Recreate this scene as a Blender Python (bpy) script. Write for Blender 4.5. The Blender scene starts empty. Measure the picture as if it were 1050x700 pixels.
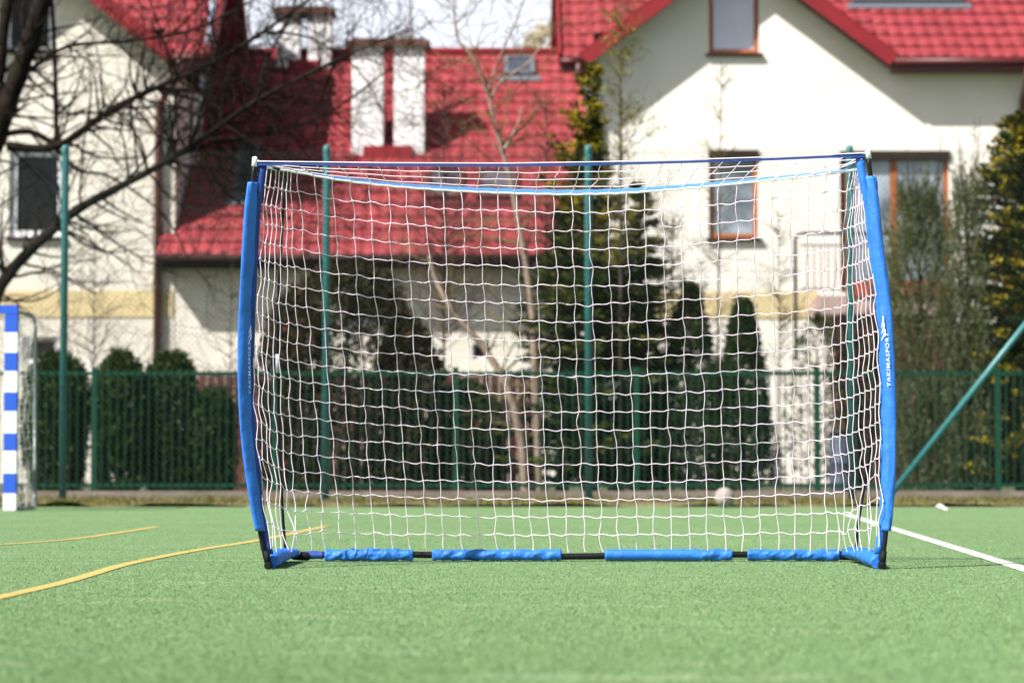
import bpy, math, random
import numpy as np
from mathutils import Vector, Matrix, noise as mnoise

random.seed(7)
RNG = np.random.default_rng(7)
SC = bpy.context.scene
C = SC.collection

# ------------------------------------------------------------------ camera
CAMZ = 0.53
F = 2479.0                       # 85 mm on a 36 mm sensor, in pixels of a 1050 wide picture
PITCH = math.atan(120.0 / F)
cam_d = bpy.data.cameras.new('camera')
cam = bpy.data.objects.new('camera', cam_d)
C.objects.link(cam)
cam.location = (0, 0, CAMZ)
cam.rotation_euler = (math.pi / 2 + PITCH, 0, 0)
cam_d.lens = 85
cam_d.sensor_width = 36
cam_d.clip_start = 0.1
cam_d.clip_end = 3000
cam_d.dof.use_dof = True
cam_d.dof.focus_distance = 12.0
cam_d.dof.aperture_fstop = 2.5
SC.camera = cam

# ------------------------------------------------------------------ world, sun, exposure
LDIR = Vector((.531, .415, -.738)).normalized()      # the way sunlight travels
w = bpy.data.worlds.new("World")
SC.world = w
w.use_nodes = True
nt = w.node_tree
bg = nt.nodes['Background']
sky = nt.nodes.new('ShaderNodeTexSky')
sky.sky_type = 'NISHITA'
sky.sun_disc = False
sky.sun_elevation = math.asin(-LDIR.z)
sky.sun_rotation = math.atan2(-LDIR.x, -LDIR.y) % (2 * math.pi)
sky.air_density = 1.0
sky.dust_density = 3.0
sky.ozone_density = 1.0
bg.inputs['Strength'].default_value = 0.05
# thin bright cloud cover, thickest low over the horizon
tcw = nt.nodes.new('ShaderNodeTexCoord')
sep = nt.nodes.new('ShaderNodeSeparateXYZ')
nt.links.new(tcw.outputs['Generated'], sep.inputs[0])
mpw = nt.nodes.new('ShaderNodeMapping'); mpw.inputs['Scale'].default_value = (1, 1, 3)
nt.links.new(tcw.outputs['Generated'], mpw.inputs['Vector'])
nzw = nt.nodes.new('ShaderNodeTexNoise'); nzw.inputs['Scale'].default_value = 3.2; nzw.inputs['Detail'].default_value = 7
nt.links.new(mpw.outputs[0], nzw.inputs['Vector'])
mr = nt.nodes.new('ShaderNodeMapRange')
mr.inputs['From Min'].default_value = .38; mr.inputs['From Max'].default_value = .60
mr.inputs['To Min'].default_value = .45; mr.inputs['To Max'].default_value = .95
nt.links.new(nzw.outputs['Fac'], mr.inputs[0])
mz = nt.nodes.new('ShaderNodeMapRange')
mz.inputs['From Min'].default_value = .185; mz.inputs['From Max'].default_value = .25
mz.inputs['To Min'].default_value = 1.0; mz.inputs['To Max'].default_value = .04
nt.links.new(sep.outputs['Z'], mz.inputs[0])
ml = nt.nodes.new('ShaderNodeMath'); ml.operation = 'MULTIPLY'
nt.links.new(mr.outputs[0], ml.inputs[0]); nt.links.new(mz.outputs[0], ml.inputs[1])
mxw = nt.nodes.new('ShaderNodeMixRGB')
nt.links.new(ml.outputs[0], mxw.inputs[0]); nt.links.new(sky.outputs[0], mxw.inputs[1])
mxw.inputs[2].default_value = (11.5, 12.0, 13.2, 1)
nt.links.new(mxw.outputs[0], bg.inputs['Color'])
sd = bpy.data.lights.new('sun', 'SUN')
sd.energy = 5.0
sd.angle = math.radians(0.53)
sd.color = (1.0, 0.965, 0.91)
so = bpy.data.objects.new('sun', sd)
C.objects.link(so)
so.location = (-20, -20, 30)
so.rotation_euler = LDIR.to_track_quat('-Z', 'Y').to_euler()
SC.view_settings.view_transform = 'Standard'
SC.view_settings.look = 'None'
SC.view_settings.gamma = 1
SC.view_settings.exposure = 0.96
SC.view_settings.use_curve_mapping = False
SC.cycles.use_denoising = True
SC.cycles.max_bounces = 6
SC.cycles.diffuse_bounces = 2
SC.cycles.transparent_max_bounces = 12

# ------------------------------------------------------------------ placing: a pixel of the photograph and a distance give a point
def ray(px, py):
    dx = (px - 525.0) / F
    dy = (350.0 - py) / F
    return Vector((dx, math.cos(PITCH) - dy * math.sin(PITCH), math.sin(PITCH) + dy * math.cos(PITCH)))

def P(px, py, Y):
    r = ray(px, py)
    t = Y / r.y
    return Vector((r.x * t, Y, CAMZ + r.z * t))

def G(px, py, z=0.0):
    r = ray(px, py)
    t = (z - CAMZ) / r.z
    return Vector((r.x * t, r.y * t, z))

def on_plane(px, py, p0, n):
    r = ray(px, py)
    o = Vector((0, 0, CAMZ))
    t = (Vector(p0) - o).dot(n) / r.dot(n)
    return o + r * t

# ------------------------------------------------------------------ materials
def mat(name, col, rough=.7, col2=None, scale=6.0, mixlo=.35, mixhi=.65, bump=0.0, bscale=60.0, metal=0.0, spec=.5, stretch=(1, 1, 1), detail=6,
        trans=0.0, col3=None, scale3=1.0):
    m = bpy.data.materials.new(name)
    m.use_nodes = True
    t = m.node_tree
    b = t.nodes['Principled BSDF']
    b.inputs['Roughness'].default_value = rough
    b.inputs['Metallic'].default_value = metal
    b.inputs['Specular IOR Level'].default_value = spec
    tc = t.nodes.new('ShaderNodeTexCoord')
    mp = t.nodes.new('ShaderNodeMapping')
    mp.inputs['Scale'].default_value = stretch
    t.links.new(tc.outputs['Object'], mp.inputs['Vector'])
    c = (*col, 1)
    b.inputs['Base Color'].default_value = c
    last = None
    if col2 is not None:
        n = t.nodes.new('ShaderNodeTexNoise')
        n.inputs['Scale'].default_value = scale
        n.inputs['Detail'].default_value = detail
        t.links.new(mp.outputs[0], n.inputs['Vector'])
        r = t.nodes.new('ShaderNodeValToRGB')
        r.color_ramp.elements[0].position = mixlo
        r.color_ramp.elements[1].position = mixhi
        r.color_ramp.elements[0].color = c
        r.color_ramp.elements[1].color = (*col2, 1)
        t.links.new(n.outputs['Fac'], r.inputs[0])
        last = r.outputs[0]
        if col3 is not None:
            n3 = t.nodes.new('ShaderNodeTexNoise')
            n3.inputs['Scale'].default_value = scale3
            n3.inputs['Detail'].default_value = 5
            t.links.new(tc.outputs['Object'], n3.inputs['Vector'])
            r3 = t.nodes.new('ShaderNodeValToRGB')
            r3.color_ramp.elements[0].position = .5
            r3.color_ramp.elements[1].position = .72
            r3.color_ramp.elements[0].color = (0, 0, 0, 1)
            r3.color_ramp.elements[1].color = (1, 1, 1, 1)
            t.links.new(n3.outputs['Fac'], r3.inputs[0])
            mx = t.nodes.new('ShaderNodeMixRGB')
            t.links.new(r3.outputs[0], mx.inputs[0])
            t.links.new(last, mx.inputs[1])
            mx.inputs[2].default_value = (*col3, 1)
            last = mx.outputs[0]
        t.links.new(last, b.inputs['Base Color'])
    if bump:
        n2 = t.nodes.new('ShaderNodeTexNoise')
        n2.inputs['Scale'].default_value = bscale
        n2.inputs['Detail'].default_value = 5
        t.links.new(mp.outputs[0], n2.inputs['Vector'])
        bp = t.nodes.new('ShaderNodeBump')
        bp.inputs['Strength'].default_value = bump
        bp.inputs['Distance'].default_value = .02
        t.links.new(n2.outputs['Fac'], bp.inputs['Height'])
        t.links.new(bp.outputs[0], b.inputs['Normal'])
    if trans:
        tr = t.nodes.new('ShaderNodeBsdfTranslucent')
        if last is not None:
            t.links.new(last, tr.inputs[0])
        else:
            tr.inputs[0].default_value = c
        ms = t.nodes.new('ShaderNodeMixShader')
        ms.inputs[0].default_value = trans
        t.links.new(b.outputs[0], ms.inputs[1])
        t.links.new(tr.outputs[0], ms.inputs[2])
        t.links.new(ms.outputs[0], t.nodes['Material Output'].inputs[0])
    return m

M = {}
M['net'] = mat('white_net_cord', (.90, .76, .88), .7, (.84, .70, .83), 30)
M['hem'] = mat('white_rope', (.85, .83, .86), .6)
M['hemblue'] = mat('light_blue_tape', (.10, .30, .72), .6)
M['blue'] = mat('blue_sleeve_fabric', (.008, .125, .52), .6, (.012, .16, .62), 14, bump=.25, bscale=24, spec=.6)
M['navy'] = mat('blue_webbing', (.008, .05, .28), .7, (.008, .04, .22), 30)
M['black'] = mat('black_fibreglass', (.005, .005, .007), .5, spec=.25)
M['rubber'] = mat('black_rubber', (.006, .006, .008), .7, spec=.2)
M['whitecap'] = mat('white_plastic', (.8, .8, .82), .4)
M['print'] = mat('white_print', (.8, .82, .85), .6)
M['teal'] = mat('teal_painted_steel', (.022, .125, .135), .4, (.03, .165, .175), 20, bump=.05)
M['wire'] = mat('green_coated_wire', (.06, .08, .075), .7, spec=.15)
M['fgreen'] = mat('green_painted_steel', (.004, .042, .025), .5, (.006, .056, .032), 12, spec=.2)
M['concrete'] = mat('weathered_concrete', (.22, .19, .16), .9, (.15, .13, .10), 3, bump=.5, bscale=30)
M['soil'] = mat('dry_soil_and_grass', (.17, .125, .07), .95, (.11, .12, .035), 5, bump=1, bscale=25, col3=(.25, .19, .11), scale3=9)
M['lawn'] = mat('garden_lawn', (.035, .05, .018), .95, (.07, .065, .03), 1.2, bump=.6, bscale=20)
M['yellow'] = mat('yellow_line_turf', (.52, .38, .09), .9, (.44, .35, .12), 60, bump=.5, bscale=300)
M['whiteline'] = mat('white_line_turf', (.72, .75, .70), .9, (.55, .62, .52), 60, bump=.5, bscale=300)
M['seam'] = mat('faded_turf_seam', (.30, .42, .25), .9, (.14, .27, .10), 4, .45, .55)
M['plaster'] = mat('cream_plaster', (.76, .73, .67), .92, (.70, .67, .60), 1.1, bump=.25, bscale=90)
M['plasterL'] = mat('cream_plaster_old', (.70, .66, .58), .92, (.62, .58, .50), .9, bump=.3, bscale=90, col3=(.76, .72, .65), scale3=2.5)
M['band'] = mat('pale_yellow_plaster', (.60, .49, .27), .92, (.54, .44, .25), 2, bump=.25, bscale=80)
M['tile'] = mat('red_roof_tile', (.18, .023, .029), .65, (.27, .037, .043), 3.5, bump=.08, bscale=30, spec=.25)
M['redtrim'] = mat('red_metal_trim', (.24, .016, .022), .5, (.20, .014, .02), 3, spec=.3)
M['eave'] = mat('shade_black_eave_trim', (.022, .006, .006), .6, spec=.2)  # wing eave trim near black, with the soffit shade put into its colour
M['darkred'] = mat('dark_red_trim', (.09, .012, .014), .5)
M['brownpipe'] = mat('brown_pipe', (.09, .035, .028), .5)
M['greypipe'] = mat('pale_zinc_pipe', (.36, .38, .50), .4)
M['wood'] = mat('brown_window_frame', (.36, .11, .03), .45, (.28, .08, .024), 8, stretch=(1, 1, 6))
M['darkwood'] = mat('dark_stained_wood', (.022, .014, .011), .7, (.035, .02, .015), 6, spec=.15)
M['upvc'] = mat('white_window_frame', (.72, .73, .76), .4)
M['chimney'] = mat('white_chimney_plaster', (.82, .82, .83), .9, (.62, .60, .59), 3, bump=.2)
M['cap'] = mat('brown_chimney_cap', (.10, .045, .035), .8)
M['bark'] = mat('dark_bark', (.010, .008, .007), .95, (.022, .017, .014), 9, bump=.8, bscale=25, spec=.08)
M['barkpale'] = mat('pale_bark', (.30, .22, .17), .9, (.18, .13, .10), 7, bump=.5, bscale=25)
M['twig'] = mat('grey_twig', (.06, .045, .04), .9, spec=.08)
M['twigred'] = mat('reddish_twig', (.10, .06, .05), .9, spec=.08)
M['twigyel'] = mat('olive_twig', (.13, .11, .05), .9, spec=.08)
def leafm(name, c, c2, t=.18):
    return mat(name, c, .8, c2, 2.2, .38, .62, trans=t, spec=.06)
M['thuja'] = leafm('thuja_foliage', (.010, .026, .007), (.026, .048, .012))
M['thuja2'] = leafm('thuja_tip_foliage', (.05, .085, .02), (.075, .11, .03))
M['dark'] = leafm('dark_shrub_foliage', (.012, .015, .007), (.034, .030, .012))
M['spruce'] = leafm('conifer_foliage', (.012, .026, .008), (.036, .056, .013))
M['spruce2'] = leafm('conifer_tip_foliage', (.12, .14, .03), (.17, .18, .035))
M['juniper'] = leafm('juniper_foliage', (.05, .06, .022), (.11, .125, .045))
M['juniper2'] = leafm('juniper_tip_foliage', (.12, .14, .08), (.16, .17, .10))
M['gold'] = leafm('golden_tip_foliage', (.34, .27, .025), (.44, .33, .03))
M['brownleaf'] = leafm('rusty_foliage', (.10, .05, .03), (.07, .06, .03))
M['grass'] = leafm('grass_blades', (.10, .11, .03), (.20, .16, .06))
M['brick'] = mat('dull_red_boards', (.13, .035, .028), .85, (.10, .028, .024), 5)
M['ball'] = mat('worn_ball_leather', (.33, .28, .25), .7, (.24, .20, .18), 12, bump=.2)
M['ballseam'] = mat('worn_ball_patch', (.30, .26, .25), .7)
M['barrel'] = mat('blue_grey_plastic', (.06, .075, .12), .6, (.04, .05, .085), 4)
M['paper'] = mat('white_paper', (.78, .78, .78), .8)
M['pblue'] = mat('blue_goal_paint', (.02, .09, .52), .35)
M['pwhite'] = mat('white_goal_paint', (.75, .76, .78), .35)
M['galv'] = mat('galvanised_steel', (.20, .23, .23), .4, metal=.3)
M['oldnet'] = mat('grey_net_cord', (.50, .50, .48), .8)
M['debris'] = mat('brown_leaf_litter', (.16, .08, .04), .9, (.32, .27, .2), 3)
M['slab'] = mat('pinkish_stone', (.42, .30, .27), .85, (.34, .24, .22), 5)
M['terracotta'] = mat('terracotta_red', (.30, .06, .03), .7)
M['mast'] = mat('mast_steel', (.22, .22, .24), .5, metal=.4)
M['rail'] = mat('dark_rail', (.06, .055, .055), .5)
M['blossom'] = leafm('cream_blossom', (.62, .56, .40), (.70, .66, .55))

def glass(name, col, rough=.06):
    m = mat(name, col, rough, tuple(c * .75 for c in col), .9, .3, .7, spec=.9)
    return m
M['glassd'] = mat('dark_window_glass', (.006, .007, .009), .12, (.012, .012, .014), 1.2, spec=.22)
M['glassb'] = glass('curtained_window_glass', (.56, .57, .74))
M['glassg'] = mat('grey_window_glass', (.34, .40, .46), .08, (.07, .09, .11), 1.6, .35, .65, spec=.8)
M['winmetal'] = mat('grey_window_metal', (.10, .11, .13), .5)
M['glassr'] = glass('roof_window_glass', (.07, .08, .11))
M['glassdull'] = mat('dull_roof_glass', (.10, .085, .10), .3, (.06, .05, .06), 2, spec=.3)
M['curtain'] = mat('white_curtain', (.55, .55, .60), .9)

# turf: short artificial grass with sandy streaks along its seams
def turf_material():
    m = bpy.data.materials.new('artificial_turf')
    m.use_nodes = True
    t = m.node_tree
    N = t.nodes.new
    L = t.links.new
    b = t.nodes['Principled BSDF']
    b.inputs['Roughness'].default_value = .85
    b.inputs['Specular IOR Level'].default_value = .25
    tc = N('ShaderNodeTexCoord')
    def noise(scale, st=(1, 1, 1), det=5):
        mp = N('ShaderNodeMapping'); mp.inputs['Scale'].default_value = st
        L(tc.outputs['Object'], mp.inputs['Vector'])
        n = N('ShaderNodeTexNoise'); n.inputs['Scale'].default_value = scale; n.inputs['Detail'].default_value = det
        L(mp.outputs[0], n.inputs['Vector'])
        return n.outputs['Fac']
    def ramp(f, p0, p1, c0, c1):
        r = N('ShaderNodeValToRGB')
        r.color_ramp.elements[0].position = p0; r.color_ramp.elements[1].position = p1
        r.color_ramp.elements[0].color = (*c0, 1); r.color_ramp.elements[1].color = (*c1, 1)
        L(f, r.inputs[0]); return r.outputs[0]
    def mix(fac, a, bcol, mode='MIX'):
        x = N('ShaderNodeMixRGB'); x.blend_type = mode
        if isinstance(fac, float): x.inputs[0].default_value = fac
        else: L(fac, x.inputs[0])
        L(a, x.inputs[1])
        if isinstance(bcol, tuple): x.inputs[2].default_value = (*bcol, 1)
        else: L(bcol, x.inputs[2])
        return x.outputs[0]
    base = ramp(noise(.9, (.5, 1, 1)), .35, .65, (.140, .235, .102), (.158, .258, .115))
    fine = ramp(noise(170, (1, .45, 1), 3), .3, .7, (.52, .52, .52), (1.5, 1.5, 1.5))
    c = mix(1.0, base, fine, 'MULTIPLY')
    mid = ramp(noise(22, (.6, 1, 1), 4), .35, .7, (.84, .86, .84), (1.2, 1.16, 1.16))
    c = mix(1.0, c, mid, 'MULTIPLY')
    dust = ramp(noise(2.6, (.35, 1.6, 1), 6), .56, .76, (0, 0, 0), (.45, .45, .45))
    c = mix(dust, c, (.24, .33, .19))
    sp = ramp(noise(9, (.7, 1.6, 1), 8), .66, .74, (0, 0, 0), (.7, .7, .7))
    c = mix(sp, c, (.38, .40, .28))
    L(c, b.inputs['Base Color'])
    bp = N('ShaderNodeBump'); bp.inputs['Strength'].default_value = .8; bp.inputs['Distance'].default_value = .014
    L(noise(190, (1, .6, 1), 3), bp.inputs['Height'])
    L(bp.outputs[0], b.inputs['Normal'])
    return m
M['turf'] = turf_material()

# ------------------------------------------------------------------ mesh helpers
class MB:
    def __init__(self):
        self.v = []; self.f = []; self.mi = []; self.mats = []; self.cur = 0; self.sm = []
    def use(self, m):
        if m not in self.mats: self.mats.append(m)
        self.cur = self.mats.index(m); return self
    def face(self, idx, smooth=False):
        self.f.append(tuple(idx)); self.mi.append(self.cur); self.sm.append(smooth)
    def poly(self, pts):
        i = len(self.v); self.v += [tuple(p) for p in pts]
        self.face(range(i, i + len(pts)))
    def box(self, x0, x1, y0, y1, z0, z1):
        self.hexa([(x0, y0, z0), (x1, y0, z0), (x1, y1, z0), (x0, y1, z0), (x0, y0, z1), (x1, y0, z1), (x1, y1, z1), (x0, y1, z1)])
    def hexa(self, p):
        i = len(self.v); self.v += [tuple(q) for q in p]
        for q in ((0, 3, 2, 1), (4, 5, 6, 7), (0, 1, 5, 4), (1, 2, 6, 5), (2, 3, 7, 6), (3, 0, 4, 7)):
            self.face([i + k for k in q])
    def beam(self, a, b, up, wid, thick):
        """box along a-b; wid along the axis perpendicular to up, thick along up"""
        a = Vector(a); b = Vector(b); d = (b - a).normalized(); up = Vector(up)
        s = d.cross(up).normalized() * wid / 2; u = s.cross(d).normalized() * thick / 2
        self.hexa([a - s - u, a + s - u, b + s - u, b - s - u, a - s + u, a + s + u, b + s + u, b - s + u])
    def tube(self, pts, rad, n=6, cap=True, sec=None):
        """sec: per point (wide_vector, flat_ratio)"""
        pts = [Vector(p) for p in pts]
        if not hasattr(rad, '__len__'): rad = [rad] * len(pts)
        base = len(self.v)
        nrm = None
        for k, p in enumerate(pts):
            if k == 0: d = pts[1] - pts[0]
            elif k == len(pts) - 1: d = pts[-1] - pts[-2]
            else: d = pts[k + 1] - pts[k - 1]
            if d.length < 1e-9: d = Vector((0, 0, 1))
            d.normalize()
            if nrm is None:
                nrm = d.orthogonal().normalized()
            else:
                nrm = nrm - d * nrm.dot(d)
                if nrm.length < 1e-6: nrm = d.orthogonal()
                nrm.normalize()
            bi = d.cross(nrm)
            for j in range(n):
                a = 2 * math.pi * j / n
                self.v.append(tuple(p + (nrm * math.cos(a) + bi * math.sin(a)) * rad[k]))
        for k in range(len(pts) - 1):
            for j in range(n):
                a = base + k * n + j; b = base + k * n + (j + 1) % n
                self.face((a, b, b + n, a + n), True)
        if cap:
            self.face([base + j for j in range(n)][::-1])
            self.face([base + (len(pts) - 1) * n + j for j in range(n)])
    def loft(self, rings, cap=True, smooth=True):
        base = len(self.v); n = len(rings[0])
        for r in rings: self.v += [tuple(p) for p in r]
        for k in range(len(rings) - 1):
            for j in range(n):
                a = base + k * n + j; b = base + k * n + (j + 1) % n
                self.face((a, b, b + n, a + n), smooth)
        if cap:
            self.face([base + j for j in range(n)][::-1])
            self.face([base + (len(rings) - 1) * n + j for j in range(n)])
    def sphere(self, c, r, seg=20, ring=12, fn=None):
        rings = []
        for i in range(ring + 1):
            th = math.pi * i / ring
            rings.append([Vector(c) + Vector((math.sin(th) * math.cos(2 * math.pi * j / seg), math.sin(th) * math.sin(2 * math.pi * j / seg), -math.cos(th))) * max(r, 1e-5) for j in range(seg)])
        self.loft(rings, False)
    def build(self, name, material=None, root=None, **props):
        me = bpy.data.meshes.new(name)
        off = Vector(root['_o']) if root is not None and '_o' in root else Vector((0, 0, 0))
        if root is None or isinstance(root, Vector):
            vs = self.v
        else:
            vs = [(x - off.x, y - off.y, z - off.z) for x, y, z in self.v]
        me.from_pydata(vs, [], self.f)
        ms = self.mats if self.mats else [material]
        for m in ms: me.materials.append(m)
        me.polygons.foreach_set('material_index', self.mi)
        me.polygons.foreach_set('use_smooth', self.sm)
        me.update()
        o = bpy.data.objects.new(name, me)
        C.objects.link(o)
        if root is not None:
            o.parent = root
            o['_o'] = tuple(off)
        for k, v in props.items(): o[k] = v
        return o

def thing(name, label, cat, loc=(0, 0, 0), group=None):
    o = bpy.data.objects.new(name, None)
    C.objects.link(o)
    o.empty_display_size = .2
    o.location = loc
    o['_o'] = tuple(loc)
    o['label'] = label; o['category'] = cat
    if group: o['group'] = group
    return o

def leaf_mesh(name, cen, dirs, L, W, mats, mi, root, flat=None):
    """many small diamond leaves in one mesh; arrays of centres, directions"""
    n = len(cen)
    rnd = RNG.normal(size=(n, 3))
    side = np.cross(dirs, rnd); side /= (np.linalg.norm(side, axis=1)[:, None] + 1e-9)
    off = np.array(root['_o']) if root is not None else np.zeros(3)
    cen = cen - off
    l = (L * RNG.uniform(.6, 1.3, n))[:, None]; wv = (W * RNG.uniform(.6, 1.3, n))[:, None]
    v = np.empty((n, 4, 3))
    v[:, 0] = cen - dirs * l / 2; v[:, 1] = cen + side * wv / 2; v[:, 2] = cen + dirs * l / 2; v[:, 3] = cen - side * wv / 2
    me = bpy.data.meshes.new(name)
    me.vertices.add(n * 4); me.vertices.foreach_set('co', v.ravel())
    me.loops.add(n * 4); me.loops.foreach_set('vertex_index', np.arange(n * 4, dtype=np.int32))
    me.polygons.add(n)
    me.polygons.foreach_set('loop_start', np.arange(0, n * 4, 4, dtype=np.int32))
    for m in mats: me.materials.append(m)
    me.polygons.foreach_set('material_index', np.asarray(mi, dtype=np.int32))
    me.update(calc_edges=True); me.validate()
    o = bpy.data.objects.new(name, me); C.objects.link(o)
    if root is not None: o.parent = root
    return o

def unit(a): return a / (np.linalg.norm(a, axis=1)[:, None] + 1e-9)

def strands(starts, dirs, lens, per, spread, droop=0.0, spray=.6):
    n = len(starts)
    t = RNG.uniform(0, 1, (n, per))
    p = starts[:, None, :] + dirs[:, None, :] * (lens[:, None] * t)[:, :, None]
    p[:, :, 2] -= droop * (lens[:, None] * t) ** 2
    p += RNG.normal(size=p.shape) * (spread * (1.1 - .75 * t))[:, :, None]
    d = dirs[:, None, :] + RNG.normal(size=p.shape) * spray
    return p.reshape(-1, 3), unit(d.reshape(-1, 3))

def wob(a, z, seed, k=1.0):
    return k * (np.sin(a * 2 + seed + z * 2.1) + .7 * np.sin(a * 3 - seed * 1.7 + z * 3.7) + .5 * np.sin(a * 5 + seed * 3 - z * 6.3))

# ================================================================== SETTING
def sheet(name, x0, x1, y0, y1, z, m, nx=1, ny=1, hfun=None):
    b = MB(); b.use(m)
    for j in range(ny + 1):
        for i in range(nx + 1):
            x = x0 + (x1 - x0) * i / nx; y = y0 + (y1 - y0) * j / ny
            b.v.append((x, y, z + (hfun(x, y) if hfun else 0)))
    for j in range(ny):
        for i in range(nx):
            a = j * (nx + 1) + i
            b.face((a, a + 1, a + nx + 2, a + nx + 1), hfun is not None)
    o = b.build(name); o['kind'] = 'structure'; return o

sheet('ground', -900, 900, -300, 1500, -.05, M['lawn'])
sheet('turf_pitch', -60, 60, -40, 26.75, 0, M['turf'])
def soilh(x, y):
    return .05 * mnoise.noise(Vector((x * 1.3, y * 1.3, 0))) + .03 * mnoise.noise(Vector((x * 5, y * 5, 3))) + .02
sheet('soil_strip', -30, 30, 26.7, 30.45, .0, M['soil'], 300, 20, soilh)
sheet('garden_ground', -40, 40, 30.55, 60, .02, M['lawn'])

LINES = []
def line_ribbon(pix, width, m, z=.004, world=False):
    pts = [Vector((x, y, 0)) if world else G(x, y) for x, y in pix]
    # smooth with Catmull-Rom
    out = []
    for i in range(len(pts) - 1):
        p0 = pts[max(i - 1, 0)]; p1 = pts[i]; p2 = pts[i + 1]; p3 = pts[min(i + 2, len(pts) - 1)]
        for k in range(8):
            t = k / 8
            out.append(.5 * ((2 * p1) + (p2 - p0) * t + (2 * p0 - 5 * p1 + 4 * p2 - p3) * t * t + (3 * p1 - p0 - 3 * p2 + p3) * t ** 3))
    out.append(pts[-1])
    LINES.append((np.array([(p.x, p.y) for p in out]), width, m))
    b = MB(); b.use(m)
    for i, p in enumerate(out):
        d = (out[min(i + 1, len(out) - 1)] - out[max(i - 1, 0)]).normalized()
        s = Vector((-d.y, d.x, 0)) * width / 2
        b.v.append((p.x + s.x, p.y + s.y, z)); b.v.append((p.x - s.x, p.y - s.y, z))
        if i: k = 2 * i; b.face((k - 2, k - 1, k + 1, k))
    o = b.build('painted_line'); o['kind'] = 'structure'
    return o
line_ribbon([(-160, 648), (-60, 626), (0, 612.5), (70, 596), (130, 578.5), (200, 564.5), (265, 554), (335, 539.5)], .07, M['yellow'])
line_ribbon([(-90, 563.5), (0, 558.5), (50, 555), (85, 551.5), (120, 546.5), (162, 540)], .07, M['yellow'])
line_ribbon([(868, 527.5), (1050, 583.5), (1500, 724)], .088, M['whiteline'])
line_ribbon([(440, 531.5), (560, 528.5), (618, 526)], .06, M['seam'])
line_ribbon([(-300, 575), (80, 575), (900, 575), (1400, 575)], .018, M['seam'])
line_ribbon([(-300, 539.5), (80, 539.5), (900, 539.5), (1400, 539.5)], .03, M['seam'])

# short fibres of the artificial turf where the camera can make them out
M['fib1'] = mat('turf_fibre_mid', (.180, .288, .124), .85, (.185, .298, .138), 3, spec=.3)
M['fib2'] = mat('turf_fibre_dark', (.160, .268, .112), .85, (.165, .275, .122), 3, spec=.3)
M['fib3'] = mat('turf_fibre_light', (.19, .305, .145), .85, (.205, .32, .155), 3, spec=.4)
M['fib4'] = mat('turf_infill_sand', (.34, .40, .26), .9, (.28, .36, .21), 3, spec=.2)
n = 520000
yy_ = 1.0 / RNG.uniform(1 / 26.6, 1 / 5.2, n)
xx_ = RNG.uniform(-.225, .225, n) * yy_
cen = np.stack([xx_, yy_, RNG.uniform(.001, .004, n)], 1)
pch = np.array([mnoise.noise(Vector((a * .8, c * 2.2, 4))) for a, c in zip(xx_, yy_)])
u_ = RNG.uniform(0, 1, n) + pch * .35
mi = np.where(u_ < .40, 1, np.where(u_ > .82, 2, 0)).astype(int)
stk = np.array([mnoise.noise(Vector((a * 1.1, c * 4.5, 9))) + .6 * mnoise.noise(Vector((a * 5, c * 11, 2))) for a, c in zip(xx_, yy_)])
mi[(stk > .52) & (RNG.uniform(0, 1, n) < .55)] = 5
for pl, wd_, lm in LINES:
    if lm is M['seam']: continue
    sl_ = 3 if lm is M['yellow'] else 4
    dmin = np.full(n, 9.0)
    for a_, c_ in zip(pl[:-1], pl[1:]):
        ab = c_ - a_; L2 = float(ab @ ab)
        if L2 < 1e-9: continue
        t_ = np.clip(((xx_ - a_[0]) * ab[0] + (yy_ - a_[1]) * ab[1]) / L2, 0, 1)
        dmin = np.minimum(dmin, np.hypot(xx_ - a_[0] - ab[0] * t_, yy_ - a_[1] - ab[1] * t_))
    on = (dmin < wd_ / 2) & (RNG.uniform(0, 1, n) < .93)
    mi[on] = sl_
dfib = unit(RNG.normal(size=cen.shape) * .55 + np.array([0.1, 0, 1.0]))
g = leaf_mesh('turf_fibres', cen, dfib, .0062, .0030, [M['fib1'], M['fib2'], M['fib3'], M['yellow'], M['whiteline'], M['fib4']], mi, None)
g['kind'] = 'stuff'; g['label'] = 'short green fibres of the artificial turf pitch'; g['category'] = 'turf'

# small litter on the turf
b = MB(); b.use(M['debris'])
for k in range(90):
    y = random.uniform(7.6, 26); x = random.uniform(-.24, .24) * y
    s = random.uniform(.003, .009); a = random.uniform(0, 6.28)
    z = .005
    pts = [(x + s * random.uniform(.6, 1.3) * math.cos(a + q * 1.26), y + s * 1.3 * math.sin(a + q * 1.26), z + random.uniform(0, .009)) for q in range(5)]
    b.poly(pts)
o = b.build('leaf_litter'); o['kind'] = 'stuff'; o['label'] = 'tiny brown leaf crumbs scattered over the green turf'; o['category'] = 'litter'

# grass tufts on the soil strip
n = 16000
x = RNG.uniform(-9, 9, n); y = 26.72 + 3.6 * RNG.uniform(0, 1, n) ** 1.7
keep = np.array([mnoise.noise(Vector((a * .9, c * 1.5, 5))) > -.12 for a, c in zip(x, y)]); x = x[keep]; y = y[keep]
cen = np.stack([x, y, RNG.uniform(.03, .06, len(x))], 1)
d = unit(RNG.normal(size=cen.shape) * .5 + np.array([0, 0, 1]))
g = leaf_mesh('grass', cen, d, .10, .012, [M['grass'], M['spruce2'], M['soil']], RNG.integers(0, 3, len(x)), None)
g['kind'] = 'stuff'; g['label'] = 'dry short grass growing on the soil strip behind the turf'; g['category'] = 'grass'

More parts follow.
